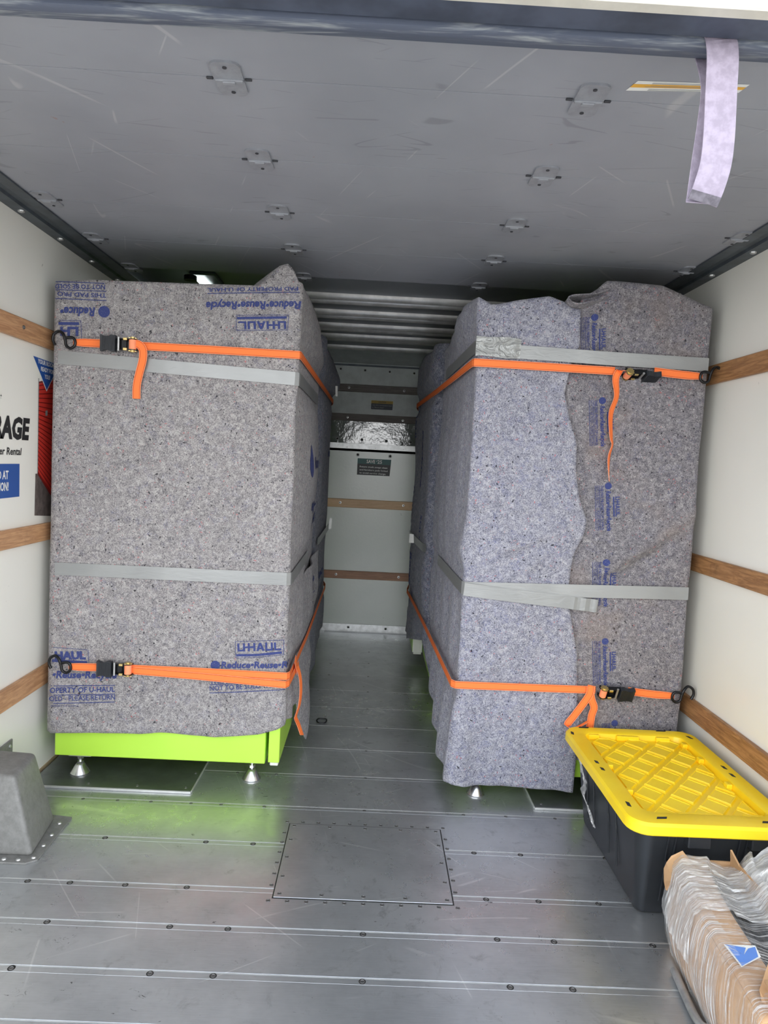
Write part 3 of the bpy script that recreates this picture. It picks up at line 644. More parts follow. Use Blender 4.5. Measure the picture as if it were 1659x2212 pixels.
# ================================================================== BLANKETS
def path_pts(P, r=.025, n=5):
    P = [Vector(p) for p in P]; out = [P[0]]
    for i in range(1, len(P)-1):
        a = (P[i-1]-P[i]); b = (P[i+1]-P[i]); rr = min(r, a.length*.45, b.length*.45); a.normalize(); b.normalize(); p0 = P[i]+a*rr; p1 = P[i]+b*rr
        for k in range(n+1): t = k/n; out.append(p0*(1-t)**2+P[i]*2*t*(1-t)+p1*t*t)
    out.append(P[-1]); return out
class Drape:
    def __init__(s, path, D, side=1, r=.025):
        s.P = path_pts(path, r); s.L = [0]
        for a, b in zip(s.P, s.P[1:]): s.L.append(s.L[-1]+(b-a).length)
        s.D = D; s.side = side
        s.N = []
        for i in range(len(s.P)):
            d = (s.P[min(i+1, len(s.P)-1)]-s.P[max(i-1, 0)]).normalized(); s.N.append(Vector((d.y, -d.x))*side)
    def at(s, a, z, off=0, D=True):
        a = min(max(a, 0), s.L[-1]-1e-6); i = 0
        while i < len(s.L)-2 and s.L[i+1] < a: i += 1
        t = (a-s.L[i])/(s.L[i+1]-s.L[i]); p = s.P[i].lerp(s.P[i+1], t); n = s.N[i].lerp(s.N[i+1], t).normalized()
        q = p+n*((s.D(a, z) if D else 0)+off); return Vector((q.x, q.y, z))
    def mesh(s, name, m, smin, smax, zb, zt, label, cap=None, nu=90, nv=110, th=.006, group=None, extra=None):
        V = []; F = []
        zlo = min(zb(s.L[-1]*k/20) for k in range(21)); zhi = max(zt(s.L[-1]*k/20) for k in range(21))
        for j in range(nv+1):
            for i in range(nu+1):
                zc = zlo+(zhi-zlo)*j/nv; a = smin(zc)+(smax(zc)-smin(zc))*i/nu; z = zb(a)+(zt(a)-zb(a))*j/nv; V.append(s.at(a, z))
        for j in range(nv):
            for i in range(nu): q_ = j*(nu+1)+i; F.append((q_, q_+1, q_+nu+2, q_+nu+1))
        if cap:
            c = Vector(cap); K = 6; base = nv*(nu+1)
            for k in range(1, K+1):
                for i in range(nu+1):
                    p = V[base+i]; t = k/K; lift = .012*math.sin(math.pi*min(1, t*1.4)); w = p.lerp(Vector((c.x, c.y, c.z)), t*.85); w.z = p.z+(c.z-p.z)*min(1, t*1.1)+lift+.006*noise.noise(w*6); V.append(w)
            for k in range(K):
                for i in range(nu): q_ = base+k*(nu+1)+i; F.append((q_, q_+1, q_+nu+2, q_+nu+1))
        o = mk(name, V, F, m, smooth=True)
        bm = bmesh.new(); bm.from_mesh(o.data); f = bm.faces; f.ensure_lookup_table()
        mid = f[(nv//2)*nu+nu//4]; n2 = s.N[0] if True else None
        if mid.normal.x*s.N[0].x+mid.normal.y*s.N[0].y < 0: bmesh.ops.reverse_faces(bm, faces=bm.faces)
        bm.to_mesh(o.data); bm.free()
        md = o.modifiers.new('thickness', 'SOLIDIFY'); md.thickness = th; md.offset = -1
        tag(o, label, 'blanket', group); return o
def nz(x, y, z=0): return noise.noise(Vector((x, y, z)))
def band(z, zs, w=.05):
    f = 1.0
    for c in zs: f = min(f, max(0, min(1, (abs(z-c)-.034)/w)))
    return f*f*(3-2*f)
def crease(a, z, p, q, amp, w):
    p = Vector(p); q = Vector(q); x = Vector((a, z)); d = q-p; t = max(0, min(1, (x-p).dot(d)/d.dot(d))); dist = (x-p-d*t).length
    return amp*math.exp(-(dist/w)**2)*math.sin(math.pi*min(1, max(.08, t*.92+.04)))

# --- front left blanket. s = distance from x = -1.150
def D_L1(a, z):
    b = band(z, (1.52, 1.59, .787, .42), .06)
    d = .011*nz(a*2.1, z*1.6, 3)+.005*nz(a*6, z*4.5, 9)
    d += crease(a, z, (.80, 1.35), (.60, .84), .013, .028)+crease(a, z, (.70, 1.05), (.50, .84), -.010, .04)+crease(a, z, (.66, .73), (.55, .47), .011, .03)+crease(a, z, (.76, .74), (.68, .56), -.009, .03)+crease(a, z, (.30, 1.45), (.42, 1.15), .008, .05)+crease(a, z, (.60, .36), (.575, .20), -.014, .05)
    d += .012*max(0, math.sin(a*9.5+1.0))*I(z, [(.18, 1), (.40, 0)])*(1 if a < .9 else 1.5)
    if a > .86:                     # side facing the aisle, bulging between the tapes
        u = (a-.86); d += .016*math.sin(min(u/.8, 1)*math.pi)*b+I(z, [(.8, 0), (1.15, .02), (1.45, 0)])*min(1, u/.3)
        d += I(z, [(1.56, 0), (1.70, .028), (1.84, .0)])*math.exp(-((u-.75)/.35)**2)+.010*math.sin(u*22)*I(z, [(.3, 1), (.75, .0)])*(u > .02)
    return d*max(b, .04)+(.002 if a < .86 else 0)
dl1 = Drape([(-1.172, 3.30), (-1.168, 2.56), (-1.150, 2.50), (-.286, 2.50), (-.288, 3.42), (-.33, 3.47)], D_L1, r=.018)
A0 = dl1.L[-1]-0  # total
s0L = 0
for k in range(2000):                # s of the left front corner
    if Drape.at(dl1, k*.0005, 1, 0, False).y < 2.5005: s0L = k*.0005; break
sx = lambda x: s0L+(x-dl1.at(s0L, 1, 0, False).x)
cornerL = sx(-.286)
zbL1 = lambda a: I(a, [(0, .19), (sx(-1.14), .181), (sx(-.984), .188), (sx(-.815), .188), (sx(-.74), .196), (sx(-.54), .188), (sx(-.374), .208), (sx(-.31), .228), (cornerL+.02, .255), (cornerL+.10, .235), (cornerL+.30, .22), (cornerL+.9, .24)])+.004*nz(a*8, 4)
ztL1 = lambda a: I(a, [(0, 1.79), (sx(-1.15), 1.797), (sx(-1.02), 1.812), (sx(-.70), 1.817), (sx(-.431), 1.822), (sx(-.395), 1.860), (sx(-.366), 1.895), (sx(-.338), 1.904), (sx(-.316), 1.885), (sx(-.300), 1.845), (cornerL+.03, 1.835), (cornerL+.3, 1.85), (cornerL+.9, 1.85), (cornerL+1.0, 1.83)])
def D_L1b(a, z):   # keeps the peaked corner flap from swelling
    a -= s0L
    if a < 0: return .002+.004*nz(a*3, z*2, 5)
    return D_L1(a, z)*I(z, [(1.80, 1), (1.84, .3)])
dl1.D = D_L1b
bl = dl1.mesh('moving_blanket', 'felt_left', lambda z: 0, lambda z: dl1.L[-1]*1.0, zbL1, ztL1, 'grey felt moving blanket with upside-down blue print at top, wrapping the front left load', cap=(-.70, 2.95, 1.80), nu=200, nv=124, group=None)
on = lambda D, off=.0016: (lambda a, z: D.at(a, z, off))
def fx(x, z): return dl1.at(sx(x) if x < -.30 else cornerL+(x+.286), z, .0018)
def onL(ik_fn, name='blue_print', m='ink'):
    ik = Ink(fx); ik_fn(ik); return ik.obj(name, m, bl, .02)
LG = logo_glyphs()
def inv_uhaul(ik):                   # upside-down block at top right
    ik.text('PAD PROPERTY OF U-HAUL', (-.300, 1.825), (-.616, 1.803), .0135)
    ik.line((-.615, 1.784), (-.295, 1.806), .0028)
onL(inv_uhaul)
onL(lambda ik: ik.text('Reduce\u2022Reuse\u2022Recycle', (-.290, 1.775), (-.618, 1.754), .0265, .15, .035))
def f(ik):
    ik.put(LG, (-.336, 1.704), (-.502, 1.693), .027); ik.line((-.507, 1.704), (-.334, 1.717), .0085)
    for a, b in (((-.510, 1.714), (-.328, 1.726)), ((-.328, 1.726), (-.329, 1.674)), ((-.329, 1.674), (-.508, 1.662)), ((-.508, 1.662), (-.510, 1.714))): ik.line(a, b, .0016)
onL(f, 'upside_down_logo_print')
def f(ik):
    ik.text('NOT TO BE SOLD', (-.974, 1.796), (-1.148, 1.789), .0155); ik.text('THIS PAD PRO', (-.969, 1.766), (-1.139, 1.763), .0145)
    for a, b in (((-1.146, 1.798), (-.976, 1.801)), ((-1.146, 1.770), (-.969, 1.774)), ((-1.146, 1.740), (-.968, 1.742))): ik.line(a, b, .0026)
    ik.disc((-.975, 1.703), .0205); ik.text('Reduce\u2022', (-1.007, 1.715), (-1.126, 1.711), .030, .15, .035)
    ik.put(LG, (-1.063, 1.646), (-1.30, 1.640), .032) if False else None
    ik.poly([(-1.063, 1.646), (-1.073, 1.646), (-1.073, 1.614), (-1.063, 1.614)]).poly([(-1.073, 1.646), (-1.092, 1.645), (-1.092, 1.636), (-1.073, 1.637)]).poly([(-1.092, 1.645), (-1.102, 1.645), (-1.102, 1.613), (-1.092, 1.613)]).line((-1.102, 1.630), (-1.127, 1.629), .008).line((-1.122, 1.644), (-1.122, 1.612), .009)
    ik.line((-1.133, 1.654), (-1.061, 1.657), .010); ik.line((-1.13, 1.665), (-1.056, 1.668), .0016).line((-1.055, 1.668), (-1.052, 1.606), .0016)
onL(f, 'cropped_upside_down_print')
def f(ik):
    ik.put(LG, (-.464, .512), (-.305, .524), .030); ik.line((-.468, .498), (-.39, .503), .009).line((-.39, .503), (-.303, .516), .009)
    for a, b in (((-.474, .548), (-.298, .562)), ((-.298, .562), (-.298, .508)), ((-.298, .508), (-.39, .494)), ((-.39, .494), (-.47, .488)), ((-.47, .488), (-.474, .548))): ik.line(a, b, .0016)
onL(f, 'logo_print')
def f(ik):
    ik.disc((-.543, .457), .0175); ik.text('Reduce\u2022Reuse\u2022Recy', (-.522, .448), (-.232, .462), .024, .15, .035)
    ik.text('NOT TO BE SOLD - PLEASE', (-.560, .361), (-.283, .390), .0185, 0, .01)
    ik.line((-.560, .352), (-.289, .378), .0028).line((-.561, .383), (-.290, .409), .0022); ik.text('THIS PAD PROPERTY OF', (-.560, .386), (-.29, .41), .016, 0, .01)
onL(f)
def f(ik):
    ik.text('HAUL', (-1.124, .453), (-1.012, .459), .028, 0, .06); ik.line((-1.134, .447), (-1.007, .4465), .0095); ik.line((-1.13, .496), (-1.006, .494), .0016).line((-1.004, .492), (-1.002, .441), .0016)
    ik.text('\u2022Reuse\u2022Recycle', (-1.133, .383), (-.90, .392), .026, .15, .035)
    ik.text('OPERTY OF U-HAUL', (-1.136, .330), (-.904, .343), .0185, 0, .025); ik.text('OLD - PLEASE RETURN', (-1.136, .300), (-.902, .314), .0185, 0, .01)
    for a, b in (((-1.137, .354), (-.904, .366)), ((-1.137, .322), (-.903, .334)), ((-1.137, .291), (-.903, .305))): ik.line(a, b, .0026)
    ik.text('EXPORT OF U-HAUL', (-1.13, .280), (-1.03, .284), .006, 0, 0)
onL(f)
def sideL(y, z): return dl1.at(cornerL+(y-2.5), z, .002)
ik = Ink(sideL); ik.disc((2.81, 1.200), .05).poly([(2.765, 1.22), (2.855, 1.22), (2.80, 1.285)]); ik.text('Reuse', (2.95, 1.185), (3.40, 1.19), .05, .15, .035); ik.text('ycle', (3.30, 1.04), (3.02, 1.03), .05, .15, .035)
ik.put(LG, (3.42, .97), (3.10, .94), .045); ik.line((3.10, .99), (3.40, 1.01), .012)
ik.put(LG, (3.40, 1.80), (3.16, 1.76), .035); ik.obj('faded_side_print', 'ink', bl, .03)

# --- hanging corner flap of the blanket behind
def D_L3(a, z): return (.010*math.sin(a*16+z*3)+.006*nz(a*6, z*4, 2))*band(z, (.42,), .08)+I(z, [(0, .055), (.16, .048), (.30, .020), (.375, 0)])*(.35+.65*math.exp(-((a-.26)/.16)**2))+I(z, [(.47, 0), (.58, .010), (.72, .004)])
dl3 = Drape([(-.292, 2.80), (-.276, 2.93), (-.273, 3.10), (-.276, 3.55)], D_L3, r=.05)
z3b = lambda a: I(a, [(0, .25), (.045, .10), (.12, .022), (.17, .07), (.22, .16), (.30, .24), (.40, .30), (.55, .36), (.80, .42)])
b3 = dl3.mesh('moving_blanket', 'felt_left', lambda z: 0, lambda z: dl3.L[-1], z3b, lambda a: I(a, [(0, .66), (.25, .74), (.8, .77)]), 'pointed grey blanket corner hanging low into the aisle beside the left load', nu=44, nv=50)
ik = Ink(lambda a, z: dl3.at(a, z, .002)); ik.text('Recycle', (.42, .60), (.62, .63), .035, .15, .035).line((.42, .55), (.66, .57), .005); ik.obj('faded_side_print', 'ink', b3, .03)

# --- rear left blanket
def D_L2(a, z):
    b = band(z, (.79, 1.59, .42), .05)
    return (.020*nz(a*3, z*2.2, 5)+.008*math.sin(a*18+2*z)*I(z, [(.1, 1), (1.2, .4)])+I(z, [(1.50, 0), (1.62, .035), (1.74, .030), (1.85, 0)])*math.exp(-((a-1.0)/.25)**2))*max(b, .0)+I(z, [(1.62, 0), (1.72, .02), (1.85, 0)])*math.exp(-((a-.9)/.25)**2)
dl2 = Drape([(-.40, 3.535), (-.310, 3.535), (-.288, 3.62), (-.292, 4.50), (-.36, 4.56)], D_L2, r=.03)
z2b = lambda a: I(a, [(0, .06), (.5, .06), (.62, .09), (.72, .140), (1.2, .145)])+.006*nz(a*7, 2)
b2 = dl2.mesh('moving_blanket', 'felt_shaded', lambda z: 0, lambda z: dl2.L[-1], z2b, lambda a: 1.85+.008*nz(a*5, 1), 'shaded blanket round the rear left load next to the rear wall', cap=(-.7, 4.05, 1.82), nu=60, nv=90)
ik = Ink(lambda a, z: dl2.at(a, z, .002)); ik.text('Reduce', (.80, 1.25), (1.02, 1.25), .05, .15, .035); ik.text('Recycle', (.55, .52), (.85, .58), .05, .15, .035).line((.55, .46), (.9, .52), .008).line((.55, .42), (.9, .48), .008); ik.obj('faded_side_print', 'ink', b2, .03)

# --- front right: brownish blanket behind, bluish blanket over it
def D_R2(a, z):
    b = band(z, (1.63, 1.59, .795, .425), .05)
    d = .010*nz(a*2.5, z*1.5, 13)+.004*nz(a*7, z*5, 19)
    d += crease(a, z, (1.17-.62, 1.10), (.76-.62, .80), .024, .026)+crease(a, z, (1.10-.62, .99), (.74-.62, .90), .014, .022)+crease(a, z, (1.15-.62, 1.03), (.85-.62, .80), -.014, .03)
    d += I(z, [(1.70, 0), (1.78, .022), (1.90, .006)])*math.exp(-((a-.22)/.18)**2)+I(z, [(1.2, 0), (1.5, .012), (1.56, .0)])*math.exp(-(a/.12)**2)
    d = d*max(b, .05)*I(a, [(.04, .25), (.20, 1)])
    if a > .545: d = d*I(a, [(.545, 1), (.58, .2)])+I(a, [(.545, 0), (.57, 1)])*(I(z, [(.2, -.004), (.42, .000), (.8, -.014), (1.1, -.010), (1.5, -.004), (1.75, .0), (1.9, -.006)])+.004*nz(z*6, 3))
    return d
dr2 = Drape([(.62, 2.516), (.74, 2.510), (.84, 2.500), (1.180, 2.500), (1.186, 3.30)], D_R2, r=.015)
sR = lambda x: x-.62
ztR2 = lambda a: I(a, [(0, 1.80), (sR(.689), 1.802), (sR(.71), 1.845), (sR(.758), 1.875), (sR(.789), 1.906), (sR(.888), 1.904), (sR(.988), 1.900), (sR(1.073), 1.868), (sR(1.159), 1.836), (.60, 1.82)])
b4 = dr2.mesh('moving_blanket', 'felt_brown', lambda z: 0 if z < 1.70 else .04, lambda z: dr2.L[-1], lambda a: .16+.01*nz(a*5, 5), ztR2,
              'brownish grey blanket with a column of sideways blue prints on the right load', cap=(.95, 2.95, 1.80), nu=130, nv=130)
def block(ik, x, z, tl=.09):
    c, s_ = math.cos(tl), math.sin(tl); dn = Vector((s_, -c)); rt = Vector((c, s_)); P = lambda r_, d_: Vector((x, z))+rt*r_+dn*d_
    ik.disc((x, z), .0125)
    # tops of the letters face right, reading downwards
    ik.text('Reduce\u2022Reuse\u2022Recycle', P(-.008, .018), P(-.008, .163), .0165, .15, .035)
    ik.text('THIS PAD PROPERTY OF U-HAUL', P(-.027, -.003), P(-.027, .160), .0095, 0, .02); ik.text('NOT TO BE SOLD - PLEASE RETURN', P(-.043, -.003), P(-.043, .160), .0095, 0, .0)
    for r_ in (-.031, -.0465): ik.line(P(r_, -.003), P(r_, .160), .0016)
    ik.put(LG, P(.024, .040), P(.024, .112), .0150); ik.line(P(.018, .040), P(.018, .112), .0050)
for (x, z) in ((.756, 1.776), (.806, 1.486), (.849, 1.182), (.858, .905), (.879, .612), (.936, .307)):
    ik = Ink(lambda a, zz: dr2.at(sR(a), zz, .0018)); block(ik, x, z, .09 if z > .5 else .12); ik.obj('sideways_print', 'ink', b4, .02)
# curled hem at the top
o = ribbon('curled_hem', [(.795, 2.496, 1.845), (.72, 2.488, 1.815), (.672, 2.484, 1.806), (.648, 2.490, 1.822), (.668, 2.500, 1.838), (.74, 2.505, 1.848), (.80, 2.51, 1.87)], .055, 'felt_brown', b4, wdir=[(.1, -1, .25)]*7, th=.005, k=4)

def D_R1(a, z):
    b = band(z, (1.65, 1.59, .785, .425), .05)
    d = .009*nz(a*2.4, z*1.6, 23)+.004*nz(a*7, z*4.5, 29)
    fa = a-cR                      # >0 front, <0 aisle side
    d += crease(fa, z, (.36, 1.02), (.10, .93), .018, .022)+crease(fa, z, (.33, .97), (.17, .84), .016, .022)+crease(fa, z, (.30, .93), (.06, .86), -.012, .03)+crease(fa, z, (.12, .70), (.10, .30), .012, .03)+crease(fa, z, (.30, .66), (.26, .20), -.010, .04)
    d += I(z, [(1.70, 0), (1.78, .016), (1.85, 0)])*math.exp(-((fa-.28)/.16)**2)
    d += I(z, [(.04, .030), (.20, .022), (.38, .0)])*math.exp(-(min(fa, 0)/.5)**2)*(1 if fa < .02 else math.exp(-((fa-.02)/.04)**2))
    if fa < 0:
        d += .012*math.sin(fa*26+.6)*I(z, [(.05, 1.2), (.6, .7), (.9, .25)])+I(z, [(.84, 0), (1.0, .016), (1.25, .020), (1.5, 0)])*math.exp(-((fa+.45)/.3)**2)+I(z, [(.85, 0), (.92, .022), (1.05, 0)])*math.exp(-((fa+.06)/.07)**2)
        d += I(z, [(1.68, .0), (1.80, .03), (1.87, .01)])*math.exp(-((fa+.30)/.25)**2)
    return d*max(b, .06)
cR = 1.0
dr1 = Drape([(.33, 3.52), (.315, 3.40), (.345, 2.493), (.82, 2.493)], D_R1, side=1, r=.02)
for k in range(4000):
    if dr1.at(k*.0005, 1, 0, False).y < 2.497: cR = k*.0005; break
cR -= .0
sR1 = lambda x: cR+(x-.345)+.004
edgeR1 = [(.04, .787), (.31, .794), (.443, .776), (.582, .766), (.667, .746), (.752, .727), (.82, .719), (.905, .723), (.957, .731), (1.026, .76), (1.077, .768), (1.159, .734), (1.258, .715), (1.358, .712), (1.472, .674), (1.537, .657), (1.602, .665), (1.66, .674), (1.718, .70), (1.85, .69)]
zbR1 = lambda a: I(a, [(0, .30), (cR-.80, .22), (cR-.55, .13), (cR-.3, .085), (cR-.06, .075), (cR, .060), (sR1(.388), .053), (sR1(.56), .051), (sR1(.647), .046), (sR1(.79), .042)])+.006*nz(a*14, 8)
ztR1 = lambda a: I(a, [(0, 1.78), (cR-.75, 1.79), (cR-.45, 1.845), (cR-.10, 1.838), (sR1(.335), 1.825), (sR1(.367), 1.799), (sR1(.408), 1.805), (sR1(.465), 1.819), (sR1(.579), 1.840), (sR1(.638), 1.820), (sR1(.651), 1.803), (sR1(.69), 1.800)])
b5 = dr1.mesh('moving_blanket', 'felt_right', lambda z: 0, lambda z: sR1(I(z, edgeR1)), zbR1, ztR1, 'bluish grey blanket with a wavy right edge, left half of the front right load', cap=(.62, 2.95, 1.79), nu=120, nv=130)

# --- rear right blanket
def D_R4(a, z):
    b = band(z, (.79, 1.594, .424), .06)
    return (.020*nz(a*3, z*2.0, 35)+.012*math.sin(a*17+1.5*z)*I(z, [(.1, 1), (1.2, .4)])+I(z, [(1.50, 0), (1.60, .030), (1.74, .020), (1.85, 0)])*math.exp(-((a-1.05)/.22)**2))*max(b, .0)+.012*band(z, (.424, 1.594), .05)
dr4 = Drape([(.36, 4.58), (.275, 4.52), (.262, 4.4), (.288, 3.60), (.298, 3.53), (.46, 3.52)], D_R4, r=.03)
z4b = lambda a: I(a, [(0, .13), (.12, .135), (.42, .160), (.56, .195), (1.02, .305), (1.08, .30), (1.13, .12)])+.004*nz(a*9, 2)
b6 = dr4.mesh('moving_blanket', 'felt_shaded', lambda z: 0, lambda z: dr4.L[-1], z4b, lambda a: I(a, [(0, 1.72), (.10, 1.80), (.5, 1.84), (1.0, 1.835), (1.3, 1.84)])+.006*nz(a*5, 1), 'shaded blanket round the rear right load with an upright lit corner', cap=(.7, 4.05, 1.80), nu=64, nv=90)
ik = Ink(lambda a, z: dr4.at(a, z, .002)); ik.put(LG, (.28, 1.62), (.28, 1.36), .05); ik.text('Reuse', (.36, 1.10), (.36, .85), .05, .15, .035); ik.text('Reduce', (.70, 1.42), (.70, 1.10), .05, .15, .035); ik.text('Recycle', (.42, .70), (.42, .42), .05, .15, .035); ik.text('SOLD', (.80, .95), (.80, .79), .04); ik.obj('faded_side_print', 'ink', b6, .03)

# ================================================================== DUCT TAPE
def tape(pts, w, label, wd=(0, 0, 1), k=1, wig=None, m='tape'):
    o = ribbon('duct_tape_strip', pts, w, m, None, wd, .0007, k, wig=wig); tag(o, label, 'tape'); return o
def along(D, s0, s1, z0, z1, off, n=24):
    return [D.at(s0+(s1-s0)*i/n, z0+(z1-z0)*i/n, off) for i in range(n+1)]
def hug(D, s0, s1, z0, z1, off=.0058, n=70):   # lies on the nominal surface of the load, pressed tight
    return [D.at(s0+(s1-s0)*i/n, z0+(z1-z0)*i/n, off, False) for i in range(n+1)]
tape(hug(dl1, sx(-1.132), cornerL, 1.537, 1.505)+hug(dl1, cornerL+.002, cornerL+.80, 1.505, 1.505), .047, 'silver duct tape strip high on the left load, just below its upper orange strap')
tape(hug(dl1, sx(-1.130), cornerL, .785, .787)+hug(dl1, cornerL+.002, cornerL+.62, .787, .79), .046, 'silver duct tape strip across the middle of the left load')
E0 = dr1.L[-1]
tape(hug(dr1, cR-.78, cR, 1.65, 1.652, .006)+hug(dr1, cR+.002, sR1(.345), 1.652, 1.652, .006)+[(.5, 2.4865, 1.640), (.8, 2.4865, 1.634), (1.0, 2.4875, 1.632), (1.172, 2.4895, 1.631)], .047, 'silver duct tape strip high on the right load above its orange strap')
tape([(.338, 2.4845, 1.653), (.37, 2.4835, 1.653), (.42, 2.4850, 1.652), (.46, 2.4838, 1.651), (.497, 2.485, 1.650)], lambda t: .070-.004*math.sin(t*7), 'crinkled short end of duct tape overlapping at the right load upper left corner', k=8, m='tape2', wig=lambda t: .0010*math.sin(t*17)+.0007*math.sin(t*31+1))
tape(hug(dr1, cR-.70, cR, .79, .786, .006)+hug(dr1, cR+.002, sR1(.345), .786, .786, .006)+[(.5, 2.4865, .790), (.8, 2.4865, .797), (1.0, 2.4875, .802), (1.167, 2.4895, .805)], .047, 'silver duct tape strip across the middle of the right load')
tape([(.347, 2.4852, .783), (.45, 2.4850, .774), (.58, 2.4848, .764), (.68, 2.4846, .757), (.75, 2.4844, .751), (.80, 2.4846, .747), (.836, 2.485, .744)], .047, 'loose crinkled duct tape end slanting down on the right load', k=5, wig=lambda t: (.0016*math.sin((t-.6)*40) if .66 < t < .97 else 0))
tape(hug(dl2, .16, 1.02, .80, .80, .016, 20), .040, 'dark strip of duct tape round the rear left load', m='tape')
tape(hug(dr4, .14, 1.08, .78, .80, .018, 20), .042, 'dark strip of duct tape round the rear right load', m='tape')
def tag_piece(pts, label, m='white'):
    o = mk('paper_tag', pts+[Vector(p)+Vector((0, .002, 0)) for p in pts], [(0, 1, 2, 3), (7, 6, 5, 4), (0, 4, 5, 1), (1, 5, 6, 2), (2, 6, 7, 3), (3, 7, 4, 0)], m); tag(o, label, 'tag'); return o
tag_piece([(.222, 3.98, .775), (.250, 3.98, .775), (.246, 3.98, .825), (.222, 3.98, .828)], 'small white tag taped on the rear right load at half height')
tag_piece([(-.247, 4.1, 1.60), (-.235, 4.1, 1.60), (-.237, 4.1, 1.66), (-.250, 4.1, 1.66)], 'small white tag behind the strap on the rear left load')
tag_piece([(-.240, 3.9, .84), (-.226, 3.9, .84), (-.222, 3.9, .90), (-.236, 3.9, .90)], 'narrow white tag at half height on the rear left load')

# ================================================================== RATCHET STRAPS
def ratchet(parent, at, mir, roll):
    """handle, frame, spool; local x runs along the strap from wall to spool"""
    T = Matrix.Translation(Vector(at)) @ Matrix.Rotation(roll, 4, 'X') @ Matrix.Diagonal((mir, 1, 1, 1))
    def fin(b, name, m, par, smooth=False, mats=None):
        b.v = [T @ v for v in b.v]; return b.obj(name, m, par, smooth=smooth, mats=mats)
    b = B()
    for z in (-.0195, .0175): b.prism([(-.020, -.004), (.040, -.004), (.056, .002), (.060, -.010), (.050, -.026), (.030, -.028), (-.005, -.020), (-.02, -.012)], 'z', z, z+.002)
    b.box(-.018, .030, -.006, -.004, -.018, .018); b.box(.002, .020, -.012, -.009, -.016, .016, .001)
    fr = fin(b, 'ratchet_frame', 'blackmetal', parent)
    b = B(); n = 10; pr = []
    for k in range(n+1): t = k/n; pr.append((-.066+.050*t, .0255+.0035*math.cos(t*2*math.pi*1.25)))
    lo = [(x, -z) for x, z in reversed(pr)]; b.prism(pr+lo, 'y', -.030, -.012)
    bm_v = b.v
    for k in range(9): b.box(-.060+k*.0045, -.0575+k*.0045, -.0315, -.030, -.024, .024)
    b.box(-.018, -.014, -.033, -.010, -.029, .029, .001)
    fin(b, 'lever_handle', 'black', parent)
    b = B().lathe([(.0125, -.0165), (.0125, .0165)], (.042, -.016, 0), 18); sp_ = fin(b, 'webbing_roll', 'orange', parent, smooth=True)
    b = B()
    for z in (-.0235, .0205):
        pts = []
        for k in range(20): rr = .0155 if k % 2 else .0125; a = 2*math.pi*k/20; pts.append((.042+rr*math.cos(a), -.016+rr*math.sin(a)))
        b.prism(pts, 'z', z, z+.002)
    b.lathe([(.0085, -.026), (.0085, .026)], (.042, -.016, 0), 14)
    b.box(.012, .026, -.027, -.022, .013, .022, .001); b.box(.012, .026, -.027, -.022, -.022, -.013, .001)
    fin(b, 'zinc_cog', 'gold', parent)
    fin(B().lathe([(.004, -.0235), (.004, .0235)], (-.006, -.020, 0), 10), 'pivot_pin', 'alu', parent)
def hook(parent, E, mir):
    S = [(-.066, -.012), (-.074, .006), (-.070, .026), (-.052, .036), (-.034, .026), (-.026, .004), (-.022, -.014), (-.008, -.022), (.005, -.015), (.009, -.002), (.004, .012), (-.008, .016), (-.026, .012)]
    if mir > 0: S = [(x*1.0, z) for x, z in S]
    pts = [(E[0]+mir*x, E[1]-.004+(.010 if x < -.05 else 0), E[2]+z) for x, z in S]
    B().tube(pts, .005, 10).obj('steel_hook', 'blackmetal', parent, smooth=True)
FY = 2.487
def strap(label, z, pts_front, rat, mir, roll, end, tails):
    r = empty('ratchet_strap', (rat[0], FY, z-.05), label, 'strap', 'orange ratchet straps round the loads')
    # short loop from hook to ratchet
    o = ribbon('hook_loop', [(end[0], FY-.003, end[1]), ((end[0]*2+rat[0])/3, FY-.005, end[1]*.6+z*.4), (rat[0]-mir*.050, FY-.008, rat[1])], lambda t: .020+.008*min(1, t*3), 'orange', r, (0, 0, 1), .003, 4)
    o = ribbon('webbing', pts_front, .028, 'orange', r, (0, 0, 1), .002)
    ratchet(r, (rat[0], FY-.002, rat[1]), mir, roll); hook(r, (end[0], FY-.004, end[1]), mir)
    for (P, W, w, k, nm) in tails: ribbon(nm, P, w, 'orange', r, W, .0016, k)
    return r
LX = -.278
hiL = [(-.852, FY, 1.590), (-.60, FY, 1.590), (-.30, FY, 1.588), (-.283, FY+.001, 1.588), (-.279, FY+.016, 1.588), (-.279, 3.0, 1.590), (-.279, 3.9, 1.594), (-.279, 4.42, 1.594), (-.30, 4.56, 1.592)]
strap('upper orange ratchet strap round the left load, short tail hanging left', 1.59, hiL, (-.905, 1.590), 1, 0, (-1.075, 1.590),
      [([(-.868, FY-.020, 1.594), (-.842, FY-.018, 1.592), (-.829, FY-.012, 1.575), (-.830, FY-.008, 1.54), (-.842, FY-.006, 1.49), (-.849, FY-.006, 1.45), (-.849, FY-.006, 1.405)], [(0, 0, 1), (.5, 0, .8), (1, 0, .2), (1, 0, .1), (1, 0, -.2), (1, 0, 0), (1, 0, 0)], .028, 5, 'loose_tail')])
loL = [(-.845, FY, .434), (-.60, FY, .434), (-.30, FY, .431), (-.280, FY+.001, .431), (-.272, FY+.016, .431), (-.270, 2.62, .430), (-.268, 2.9, .428), (-.266, 3.10, .427), (-.270, 3.6, .425), (-.276, 4.42, .42), (-.30, 4.56, .42)]
